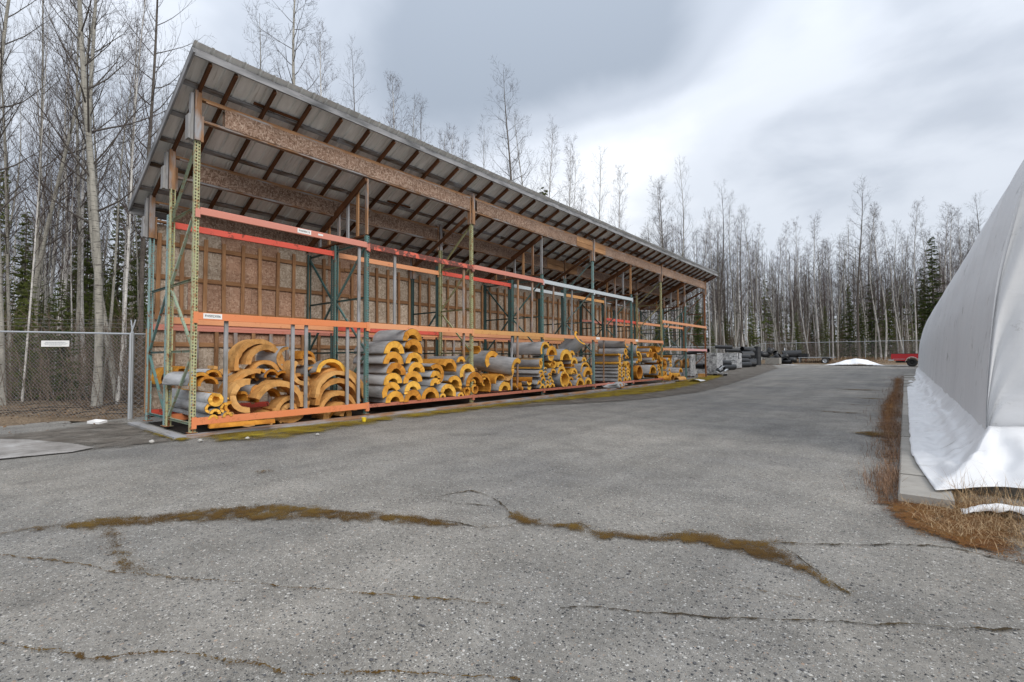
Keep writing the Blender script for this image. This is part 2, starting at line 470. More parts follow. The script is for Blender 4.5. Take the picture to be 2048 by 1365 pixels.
material('twig_aspen', m_plain((0.072, 0.062, 0.055), 0.4, 1.2), 0.9, 0.15)
material('twig_birch', m_plain((0.078, 0.060, 0.055), 0.4, 1.2), 0.9, 0.15)
material('needles', m_foliage((0.034, 0.052, 0.016), (0.16, 0.185, 0.050)), 0.8, 0.2)
material('dry_grass', m_blades((0.17, 0.095, 0.045), (0.34, 0.225, 0.12), (0.50, 0.385, 0.235)), 0.8, 0.2)
material('dry_weed', m_blades((0.10, 0.055, 0.035), (0.20, 0.115, 0.070), (0.33, 0.22, 0.14)), 0.8, 0.2)
material('brush', m_blades((0.085, 0.062, 0.046), (0.16, 0.12, 0.09), (0.27, 0.21, 0.165), 0.6), 0.9, 0.15)
material('leaves', m_blades((0.085, 0.048, 0.026), (0.19, 0.115, 0.062), (0.35, 0.245, 0.15), 9.0), 0.85, 0.2)

# ------------------------------------------------------------------ mesh helpers
MESHES = {}


class MB:
    def __init__(self):
        self.v, self.f = [], []

    def quad_box(self, x0, x1, y0, y1, z0, z1):
        b = len(self.v)
        self.v += [(x0, y0, z0), (x1, y0, z0), (x1, y1, z0), (x0, y1, z0), (x0, y0, z1), (x1, y0, z1), (x1, y1, z1), (x0, y1, z1)]
        self.f += [tuple(b + i for i in q) for q in ((0, 3, 2, 1), (4, 5, 6, 7), (0, 1, 5, 4), (1, 2, 6, 5), (2, 3, 7, 6), (3, 0, 4, 7))]
        return self

    def prism(self, pts, z0, z1):
        b, n = len(self.v), len(pts)
        self.v += [(x, y, z0) for x, y in pts] + [(x, y, z1) for x, y in pts]
        self.f += [tuple(b + i for i in range(n - 1, -1, -1)), tuple(b + n + i for i in range(n))]
        self.f += [(b + i, b + (i + 1) % n, b + n + (i + 1) % n, b + n + i) for i in range(n)]
        return self

    def tube(self, pts, rads, n=6, cap=True):
        b = len(self.v)
        pts = [Vector(p) for p in pts]
        m = len(pts)
        if not hasattr(rads, '__len__'):
            rads = [rads] * m
        for i, p in enumerate(pts):
            t = (pts[min(i + 1, m - 1)] - pts[max(i - 1, 0)])
            if t.length < 1e-9:
                t = Vector((0, 0, 1))
            t.normalize()
            a = Vector((0, 0, 1)) if abs(t.z) < 0.9 else Vector((1, 0, 0))
            e1 = t.cross(a).normalized()
            e2 = t.cross(e1)
            r = rads[i]
            for k in range(n):
                an = 2 * math.pi * k / n
                q = p + e1 * (r * math.cos(an)) + e2 * (r * math.sin(an))
                self.v.append((q.x, q.y, q.z))
        for i in range(m - 1):
            for k in range(n):
                k2 = (k + 1) % n
                self.f.append((b + i * n + k, b + i * n + k2, b + (i + 1) * n + k2, b + (i + 1) * n + k))
        if cap:
            self.f.append(tuple(b + k for k in range(n)))
            self.f.append(tuple(b + (m - 1) * n + k for k in range(n - 1, -1, -1)))
        return self

    def grid(self, P):
        """P[i][j] -> point"""
        b = len(self.v)
        ni, nj = len(P), len(P[0])
        for row in P:
            self.v += [tuple(p) for p in row]
        for i in range(ni - 1):
            for j in range(nj - 1):
                self.f.append((b + i * nj + j, b + (i + 1) * nj + j, b + (i + 1) * nj + j + 1, b + i * nj + j + 1))
        return self

    def mesh(self, name, mat=None, smooth=False):
        me = bpy.data.meshes.new(name)
        me.from_pydata(self.v, [], self.f)
        if mat:
            me.materials.append(MATS[mat])
        if smooth:
            me.polygons.foreach_set('use_smooth', [True] * len(me.polygons))
        me.update()
        return me


def tag(o, label=None, cat=None, group=None, kind=None):
    if label:
        o['label'] = label
    if cat:
        o['category'] = cat
    if group:
        o['group'] = group
    if kind:
        o['kind'] = kind
    return o


def put(name, me, parent=None, M=None, loc=None, rot=None):
    o = bpy.data.objects.new(name, me)
    COL.objects.link(o)
    if parent is not None:
        o.parent = parent
    if M is not None:
        o.matrix_basis = M
    if loc is not None:
        o.location = loc
    if rot is not None:
        o.rotation_euler = rot
    return o


def empty(name, loc=(0, 0, 0), rot=None, **kw):
    o = put(name, None, None, None, loc, rot)
    o.empty_display_size = 0.3
    return tag(o, **kw)


def build(mb, name, mat, parent=None, smooth=False, **kw):
    return put(name, mb.mesh(name, mat, smooth), parent, **kw)


def frame_matrix(p0, p1, upv=(0, 0, 1)):
    p0, p1 = Vector(p0), Vector(p1)
    x = (p1 - p0).normalized()
    upv = Vector(upv)
    if abs(x.dot(upv)) > 0.98:
        upv = Vector((0, 1, 0))
    y = upv.cross(x).normalized()
    z = x.cross(y)
    m = Matrix((x, y, z)).transposed().to_4x4()
    m.translation = p0
    return m


def timber(name, p0, p1, w, h, mat, parent=None, upv=(0, 0, 1), origin=None):
    """sawn stick from p0 to p1 (centre line), w across, h in the 'up' direction; local X is its length"""
    L = (Vector(p1) - Vector(p0)).length
    key = ('timber', round(L, 2), w, h, mat)
    if key not in MESHES:
        mb = MB()
        c = min(w, h) * 0.06
        a, b_ = w / 2, h / 2
        prof = [(-a + c, -b_), (a - c, -b_), (a, -b_ + c), (a, b_ - c), (a - c, b_), (-a + c, b_), (-a, b_ - c), (-a, -b_ + c)]
        mb.v = [(0, y, z) for y, z in prof] + [(L, y, z) for y, z in prof]
        mb.f = [tuple(range(7, -1, -1)), tuple(range(8, 16))] + [(i, (i + 1) % 8, 8 + (i + 1) % 8, 8 + i) for i in range(8)]
        MESHES[key] = mb.mesh(name, mat)
    M = frame_matrix(p0, p1, upv)
    if origin is not None:
        M = Matrix.Translation(-Vector(origin)) @ M
    return put(name, MESHES[key], parent, M)


def ground_z(y):
    return float(np.interp(y, [20, 28, 37, 50, 56], [0, .08, .25, .38, .50]))


def pt_poly(px, py, poly):
    """inside mask and distance to the outline for numpy points"""
    inside = np.zeros(px.shape, bool)
    dist = np.full(px.shape, 1e9)
    n = len(poly)
    for i in range(n):
        ax, ay = poly[i]
        bx, by = poly[(i + 1) % n]
        cond = ((ay > py) != (by > py))
        with np.errstate(divide='ignore', invalid='ignore'):
            xi = (bx - ax) * (py - ay) / (by - ay + 1e-12) + ax
        inside ^= cond & (px < xi)
        dx, dy = bx - ax, by - ay
        t = np.clip(((px - ax) * dx + (py - ay) * dy) / (dx * dx + dy * dy + 1e-12), 0, 1)
        dist = np.minimum(dist, np.hypot(px - ax - t * dx, py - ay - t * dy))
    return inside, dist


def patch(name, poly, step, mat, edge=0.05, height=0.012, base=0.004, lift=None, margin=0.0, parent=None):
    """ground cover sheet: a fine grid clipped to an outline, low in the rim and lumpy within"""
    xs = [p[0] for p in poly]
    ys = [p[1] for p in poly]
    gx = np.arange(min(xs) - step - margin, max(xs) + step * 2 + margin, step)
    gy = np.arange(min(ys) - step - margin, max(ys) + step * 2 + margin, step)
    X, Y = np.meshgrid(gx, gy, indexing='ij')
    ins, dist = pt_poly(X, Y, poly)
    sd_ = np.where(ins, dist, -dist)
    cov = np.clip((sd_ + margin) / edge, 0, 1)
    keep = cov > 0
    idx = -np.ones(X.shape, int)
    use = np.zeros(X.shape, bool)
    cell = keep[:-1, :-1] | keep[1:, :-1] | keep[:-1, 1:] | keep[1:, 1:]
    use[:-1, :-1] |= cell
    use[1:, :-1] |= cell
    use[:-1, 1:] |= cell
    use[1:, 1:] |= cell
    idx[use] = np.arange(use.sum())
    vx, vy, vc = X[use], Y[use], cov[use]
    vz = []
    for x, y, c in zip(vx, vy, vc):
        n = mnoise.noise(Vector((x * 14, y * 14, 1.3))) * 0.5 + 0.5
        n += 0.6 * (mnoise.noise(Vector((x * 40, y * 40, 4.3))) * 0.5 + 0.5)
        zz = base + height * c * n * 0.7
        if lift:
            zz += lift(x, y) * c
        vz.append(ground_z(y) + zz)
    ci, cj = np.nonzero(cell)
    faces = np.stack([idx[ci, cj], idx[ci + 1, cj], idx[ci + 1, cj + 1], idx[ci, cj + 1]], 1)
    me = bpy.data.meshes.new(name)
    me.from_pydata(list(zip(vx.tolist(), vy.tolist(), vz)), [], faces.tolist())
    me.materials.append(MATS[mat])
    at = me.attributes.new('cov', 'FLOAT', 'POINT')
    at.data.foreach_set('value', vc.astype(np.float32))
    me.polygons.foreach_set('use_smooth', [True] * len(me.polygons))
    return put(name, me, parent)


def text_mesh(body, size, mat):
    cu = bpy.data.curves.new('text', 'FONT')
    cu.body = body
    cu.size = size
    cu.align_x = 'CENTER'
    cu.align_y = 'CENTER'
    cu.resolution_u = 2
    cu.offset = size * 0.02
    o = bpy.data.objects.new('text', cu)
    COL.objects.link(o)
    dg = bpy.context.evaluated_depsgraph_get()
    me = bpy.data.meshes.new_from_object(o.evaluated_get(dg))
    bpy.data.objects.remove(o, do_unlink=True)
    me.materials.clear()
    me.materials.append(MATS[mat])
    return me


ORD = ['first', 'second', 'third', 'fourth', 'fifth', 'sixth', 'seventh', 'eighth', 'ninth', 'tenth', 'eleventh', 'twelfth',
       'thirteenth', 'fourteenth', 'fifteenth', 'sixteenth', 'seventeenth', 'eighteenth', 'nineteenth', 'twentieth']


def ordinal(i):
    if i < 20:
        return ORD[i]
    tens = {2: 'twenty', 3: 'thirty', 4: 'forty', 5: 'fifty', 6: 'sixty'}
    n = i + 1
    t, r_ = divmod(n, 10)
    return (tens[t] + '-' + ORD[r_ - 1]) if r_ else {2: 'twentieth', 3: 'thirtieth', 4: 'fortieth', 5: 'fiftieth', 6: 'sixtieth'}[t]


# ------------------------------------------------------------------ measured layout (metres; shed runs along +Y)
X0, Y0, BAY = -8.668, 2.615, 3.128            # front line of the racks, first upright, bay pitch
XM, XM2, XB = X0 - 1.19, X0 - 1.315, X0 - 2.40  # rear leg of front frames, front leg and rear leg of back frames
XW = X0 - 2.52                                 # back wall
def UY(i):
    return Y0 + BAY * i


def roof_z(x):                                 # underside of the rafters
    return 5.43 + 0.48 * (x - X0)


# ------------------------------------------------------------------ ground
def build_ground():
    mb = MB()
    xs = np.r_[np.linspace(-600, -60, 14), np.linspace(-55, 55, 56), np.linspace(60, 600, 14)]
    ys = np.r_[np.linspace(-300, -20, 8), np.linspace(-18, 100, 119), np.linspace(110, 900, 20)]
    P = []
    for x in xs:
        row = []
        for y in ys:
            z = ground_z(y) - 0.025
            # berm along the far fence, uneven woodland floor behind the near one
            if y > 50:
                bump_ = math.exp(-((y - 58.5) / 3.0) ** 2) * 0.40
                if x > -12.5:
                    z += bump_ * (0.8 + 0.4 * mnoise.noise(Vector((x * 0.35, y * 0.3, 2))))
                z += 0.25 * min(1, max(0, (y - 56) / 8))
            out_ = max(0.0, -12.0 - x)
            if out_ > 0 and y < 70:
                z += min(0.25, out_ * 0.05) * (0.6 + 0.6 * mnoise.noise(Vector((x * 0.4, y * 0.4, 9))))
            row.append((x, y, z))
        P.append(row)
    mb.grid(P)
    tag(build(mb, 'forest_floor', 'forest_soil', smooth=True), kind='structure')
    # asphalt yard
    mb = MB()
    xs = np.r_[np.linspace(-13.0, -8.5, 10), np.linspace(-8, 14, 45)]
    ys = np.r_[np.linspace(-30, -2, 15), np.linspace(-1, 54, 111)]
    P = []
    for i, x in enumerate(xs):
        row = []
        for y in ys:
            yy, xx = y, x
            if y > 53.9:
                yy = y + 0.6 * mnoise.noise(Vector((x * 0.4, 3, 0)))
            if i == 0:
                # ragged edge: near the fence on the left, along the shed row further on
                xx = -12.55 + 0.35 * mnoise.noise(Vector((0, y * 0.8, 0)))
                if y < 2.0:
                    xx = min(xx, -12.5 + (y - 2.3) * 1.15)
                    xx = max(xx, -13.6)
            row.append((xx, yy, ground_z(yy) - 0.0 + 0.006 * mnoise.noise(Vector((xx * 0.7, yy * 0.7, 5)))))
        P.append(row)
    mb.grid(P)
    tag(build(mb, 'asphalt_yard', 'asphalt', smooth=True), kind='structure')


build_ground()

MOSS_SHED = [(-8.463,2.564),(-7.672,2.543),(-7.3,3.358),(-7.296,4.078),(-7.465,4.635),(-7.758,5.92),(-7.551,6.787),(-7.582,8.74),(-7.42,10.609),(-6.99,12.269),(-6.529,14.682),(-6.484,16.69),(-6.94,21.307),(-7.891,28.489),(-9.176,32.047),(-9.028,27.739),(-8.313,20.828),(-8.264,14.509),(-8.215,11.365),(-8.392,8.571),(-8.452,5.584),(-8.501,3.908),(-8.696,2.738)]
MOSS_END = [(-11.187,2.561),(-9.648,2.519),(-8.614,2.563),(-8.358,2.533),(-8.206,2.329),(-8.864,2.252),(-10.272,2.318)]
DIRT_SHED = [(-7.595,8.051),(-6.961,9.952),(-6.28,11.284),(-5.769,12.968),(-5.593,14.391),(-5.405,16.579),(-5.979,23.968),(-7.471,41.485),(-11.81,60.096),(-9.681,33.816),(-7.215,18.579),(-7.694,13.833),(-7.761,11.098),(-7.813,9.006)]
DIRT_LEFT = [(-9.863,0.356),(-9.919,0.639),(-8.303,1.448),(-8.215,1.972),(-8.157,2.472),(-8.724,2.595),(-11.323,2.631),(-12.335,2.614),(-12.189,1.966),(-11.5,1.084),(-11.683,0.417)]
MOSS_BAND = [(-4.94,0.332),(-4.914,0.478),(-4.813,0.706),(-4.797,0.847),(-4.566,1.106),(-4.413,1.399),(-4.285,1.65),(-4.065,1.877),(-3.862,1.988),(-3.443,2.143),(-3.072,2.347),(-2.826,2.44),(-2.561,2.498),(-2.41,2.552),(-2.261,2.685),(-2.375,2.515),(-2.557,2.395),(-2.698,2.282),(-2.935,2.198),(-3.224,2.007),(-3.571,1.8),(-3.762,1.59),(-4.028,1.377),(-4.271,1.127),(-4.383,0.943),(-4.519,0.744),(-4.857,0.473),(-4.885,0.328)]
MOSS_BRANCH = [(-4.783,0.801),(-4.551,0.875),(-4.058,0.843),(-3.665,0.805),(-3.397,0.828),(-3.383,0.79),(-3.575,0.727),(-3.864,0.74),(-4.215,0.773),(-4.517,0.771)]
MOSS_RIGHT = [(-2.417,2.871),(-2.394,2.966),(-2.106,2.903),(-2.016,2.935),(-1.89,3.077),(-1.716,2.993),(-1.377,3.145),(-1.296,3.294),(-1.134,3.424),(-0.912,3.449),(-0.668,3.578),(-0.558,3.602),(-0.675,3.456),(-0.549,3.361),(-0.403,3.218),(-0.25,3.013),(-0.384,3.057),(-0.516,3.151),(-0.757,3.175),(-1.055,3.182),(-1.333,3.044),(-1.594,2.845),(-1.821,2.897),(-1.997,2.844),(-2.127,2.779),(-2.232,2.735)]
MOSS_GRASS = [(-0.239,4.933),(-0.1,5.313),(0.13,5.404),(0.742,5.633),(0.523,4.047),(0.364,4.096),(0.189,4.15),(-0.06,4.347)]
MOSS_A = [(-0.741,9.292),(-0.47,9.632),(-0.095,9.667),(-0.091,9.086),(-0.44,8.982)]
MOSS_B = [(-5.524,2.222),(-5.402,2.407),(-5.239,2.361),(-5.316,2.189)]
SHEET = [(-11.383,0.407),(-10.724,0.688),(-10.288,0.973),(-9.277,1.338),(-8.605,1.479),(-8.388,1.212),(-8.455,0.804),(-8.496,0.551),(-8.535,0.312)]
CRACKS = [[(-0.661,3.54),(-0.456,3.673),(-0.305,3.774),(-0.107,3.954),(0.091,4.092),(0.187,4.118),(0.32,4.089),(0.505,4.058)],[(-4.389,0.298),(-4.168,0.41),(-3.964,0.519),(-3.722,0.617),(-3.446,0.724),(-3.231,0.858),(-2.979,0.999),(-2.765,1.121),(-2.51,1.269),(-2.264,1.412),(-2.027,1.55),(-1.802,1.687),(-1.561,1.832)],[(-1.334,1.979),(-1.17,2.081),(-0.87,2.256),(-0.587,2.44),(-0.297,2.638),(-0.12,2.765),(0.037,2.866),(0.377,3.096)],[(-3.027,0.214),(-2.843,0.318),(-2.567,0.464),(-2.363,0.668),(-2.217,0.748),(-2.056,0.838),(-1.91,0.89),(-1.77,0.978),(-1.535,1.176),(-1.381,1.293),(-1.155,1.441)],[(-3.186,2.795),(-3.166,2.965),(-3.105,3.156),(-2.891,3.126),(-2.691,3.098),(-2.496,2.964),(-2.396,2.888)],[(-3.186,2.795),(-2.977,2.816),(-2.739,2.902),(-2.528,2.971)],[(-4.857,0.327),(-4.923,0.147)],[(-0.889,2.671),(-0.699,2.717),(-0.527,2.789),(-0.361,2.858)]]
CRACKS.append([(-4.923,0.147),(-4.912,0.33),(-4.886,0.476),(-4.784,0.702),(-4.767,0.842),(-4.523,1.096),(-4.242,1.633),(-4.038,1.864),(-3.41,2.122),(-2.8,2.417),(-2.389,2.53),(-2.241,2.661),(-2.232,2.735),(-2.127,2.779),(-1.986,2.892),(-1.862,3.031),(-1.697,2.959),(-1.358,3.102),(-1.278,3.248),(-1.118,3.376),(-0.9,3.403),(-0.658,3.522),(-0.549,3.361),(-0.402,3.203),(-0.249,3.007)])


def build_ground_cover():
    tag(patch('damp_soil', DIRT_SHED, 0.07, 'dirt', 0.25, 0.012, 0.010, margin=0.05), kind='structure')
    tag(patch('soil_apron', DIRT_LEFT, 0.07, 'dirt', 0.45, 0.014, 0.010, margin=0.05), kind='structure')
    tag(patch('moss', MOSS_SHED, 0.028, 'moss_bright', 0.34, 0.022, 0.016, margin=0.03), 'yellow green moss strip along the foot of the storage shed', 'moss', kind='stuff')
    tag(patch('moss', MOSS_END, 0.025, 'moss_bright', 0.12, 0.025, 0.016, margin=0.03), 'small moss patch at the near end sill of the shed', 'moss', kind='stuff')
    tag(patch('moss', MOSS_BAND, 0.016, 'moss_brown', 0.12, 0.003, 0.009, margin=0.045), 'long brown moss band crossing the asphalt on the left', 'moss', kind='stuff')
    tag(patch('moss', MOSS_BRANCH, 0.014, 'moss_brown', 0.12, 0.003, 0.009, margin=0.04), 'brown moss streak branching towards the camera', 'moss', kind='stuff')
    tag(patch('moss', MOSS_RIGHT, 0.014, 'moss_brown', 0.11, 0.003, 0.009, margin=0.040), 'wavy brown moss seam crossing the asphalt on the right', 'moss', kind='stuff')
    tag(patch('moss', MOSS_GRASS, 0.016, 'moss_rust', 0.16, 0.022, 0.010, margin=0.02), 'rust brown moss under the dry grass by the tent corner', 'moss', kind='stuff')
    tag(patch('moss', MOSS_A, 0.02, 'moss_brown', 0.10, 0.02, 0.010, margin=0.02), 'narrow moss patch beside the kerb weeds', 'moss', kind='stuff')
    tag(patch('moss', MOSS_B, 0.02, 'moss_brown', 0.08, 0.01, 0.010), 'small faint moss spot in front of the ring pile', 'moss', kind='stuff')
    kerb_moss = [(-0.30, 4.9), (-0.10, 4.9), (-0.09, 9), (-0.10, 16), (-0.10, 30), (-0.5, 30), (-0.42, 22), (-0.55, 15), (-0.45, 10.5), (-0.28, 8), (-0.22, 6.5)]
    tag(patch('moss', kerb_moss, 0.025, 'moss_rust', 0.22, 0.03, 0.010, margin=0.03), 'rust brown moss along the kerb of the tent', 'moss', kind='stuff')
    for (cx, cy, lx, ly) in ((-1.1, 12.5, .55, .10), (-0.8, 17.0, .45, .12), (-1.3, 21.0, .7, .2), (-0.9, 14.6, .35, .07)):
        pl = [(cx + lx * math.cos(a) * (1 + .3 * math.sin(3 * a)), cy + ly * math.sin(a)) for a in np.linspace(0, 2 * math.pi, 14)[:-1]]
        tag(patch('moss', pl, 0.02, 'moss_brown', 0.10, 0.015, 0.010, margin=0.02), 'thin moss spot on the asphalt beside the kerb weeds', 'moss', 'moss spots by the kerb', 'stuff')
    # cracks: narrow mossy strips
    rg = random.Random(5)
    widths = [0.008, 0.010, 0.006, 0.013, 0.006, 0.005, 0.015, 0.005, 0.0055]
    cl = ['dark crack running right to the dry grass', 'faint crack crossing the asphalt on the left', 'long crack across the near right asphalt',
          'broken crack along the bottom edge of the asphalt', 'hairline crack loop above the moss seam', 'lower hairline of the crack loop', 'crack leaving the frame on the left',
          'short faint crack below the moss seam', 'long dark crack winding across the asphalt between the moss bands']
    for k, pts in enumerate(CRACKS):
        fine = []
        for (a, b_) in zip(pts[:-1], pts[1:]):
            n = max(2, int(math.hypot(b_[0] - a[0], b_[1] - a[1]) / 0.012))
            for i in range(n):
                t = i / n
                fine.append((a[0] + (b_[0] - a[0]) * t, a[1] + (b_[1] - a[1]) * t))
        fine.append(pts[-1])
        L_, R_ = [], []
        for i, p in enumerate(fine):
            q0, q1 = fine[max(i - 1, 0)], fine[min(i + 1, len(fine) - 1)]
            t = Vector((q1[0] - q0[0], q1[1] - q0[1])).normalized()
            nn = Vector((-t.y, t.x))
            off = 0.030 * mnoise.noise(Vector((p[0] * 4, p[1] * 4, k))) + 0.016 * mnoise.noise(Vector((p[0] * 17, p[1] * 17, k + 3))) + rg.uniform(-.003, .003)
            w_ = widths[k] * max(0.38, 0.75 + 1.7 * mnoise.noise(Vector((p[0] * 5, p[1] * 5, k + 9))) + 1.2 * mnoise.noise(Vector((p[0] * 30, p[1] * 30, k + 5))))
            L_.append((p[0] + nn.x * (off + w_), p[1] + nn.y * (off + w_)))
            R_.append((p[0] + nn.x * (off - w_), p[1] + nn.y * (off - w_)))
        mb = MB()
        mb.grid([[(a[0], a[1], 0.008), ((a[0] + b_[0]) / 2, (a[1] + b_[1]) / 2, 0.009), (b_[0], b_[1], 0.008)] for a, b_ in zip(L_, R_)])
        o = build(mb, 'asphalt_crack', 'crack_soil' if k in (0, 2, 4, 5, 8) else 'moss_brown', smooth=True)
        at = o.data.attributes.new('cov', 'FLOAT', 'POINT')
        at.data.foreach_set('value', np.tile(np.array([0.35, 1.0, 0.35], np.float32), len(fine)))
        tag(o, cl[k], 'crack', kind='stuff')


build_ground_cover()


tag(build(MB().quad_box(XB - 0.05, X0 + 0.015, Y0 + 0.02, UY(6) + 0.1, 0.012, 0.022), 'rack_shade_sheet', 'under_rack_shade'), kind='structure')  # thin sheet that paints the shade under the bays onto the ground


def pebble_mesh(seed, n=7):
    rg = random.Random(seed)
    mb = MB()
    ring = []
    mb.v.append((0, 0, 1.0))
    for lv, (rr, z) in enumerate(((0.75, 0.65), (1.0, 0.1), (0.7, -0.4))):
        for k in range(n):
            a = 2 * math.pi * (k + 0.5 * lv) / n
            q = rr * rg.uniform(0.75, 1.15)
            mb.v.append((q * math.cos(a), q * math.sin(a), z * rg.uniform(0.8, 1.1)))
    for k in range(n):
        mb.f.append((0, 1 + k, 1 + (k + 1) % n))
        for lv in range(2):
            b_ = 1 + lv * n
            mb.f.append((b_ + k, b_ + n + k, b_ + n + (k + 1) % n, b_ + (k + 1) % n))
    return mb


def build_gravel():
    """loose stone chips lying on the worn asphalt"""
    rg = random.Random(11)
    protos = [pebble_mesh(s, 5) for s in range(6)]
    mb = MB()
    mb2 = MB()
    n = 0
    while n < 3000:
        d = 1.9 + rg.random() ** 1.7 * 9.0
        a = R(39.47) - rg.uniform(-50, 50) * math.pi / 180
        x, y = -math.sin(a) * d, math.cos(a) * d
        if x > -0.4 and y > 4.6 or x < -8.3:
            continue
        if mnoise.noise(Vector((x * 0.9, y * 0.9, 3))) < -0.05 and rg.random() < 0.8:
            continue
        s = rg.choice((0.0025, 0.003, 0.004, 0.005, 0.0065)) * rg.uniform(0.8, 1.25)
        p = protos[rg.randrange(6)]
        m_ = mb if rg.random() < 0.34 else mb2
        ca, sa = math.cos(rg.random() * 6.28), math.sin(rg.random() * 6.28)
        b_ = len(m_.v)
        m_.v += [(x + s * (ca * q[0] - sa * q[1]), y + s * (sa * q[0] + ca * q[1]) * 0.8, ground_z(y) + 0.004 + s * 0.55 * q[2]) for q in p.v]
        m_.f += [tuple(b_ + i for i in f) for f in p.f]
        n += 1
    tag(build(mb, 'loose_gravel', 'stone_white'), 'pale stone chips strewn over the worn asphalt', 'gravel', kind='stuff')
    tag(build(mb2, 'loose_gravel', 'gravel_dark'), 'dark grey stone chips strewn over the worn asphalt', 'gravel', kind='stuff')


build_gravel()


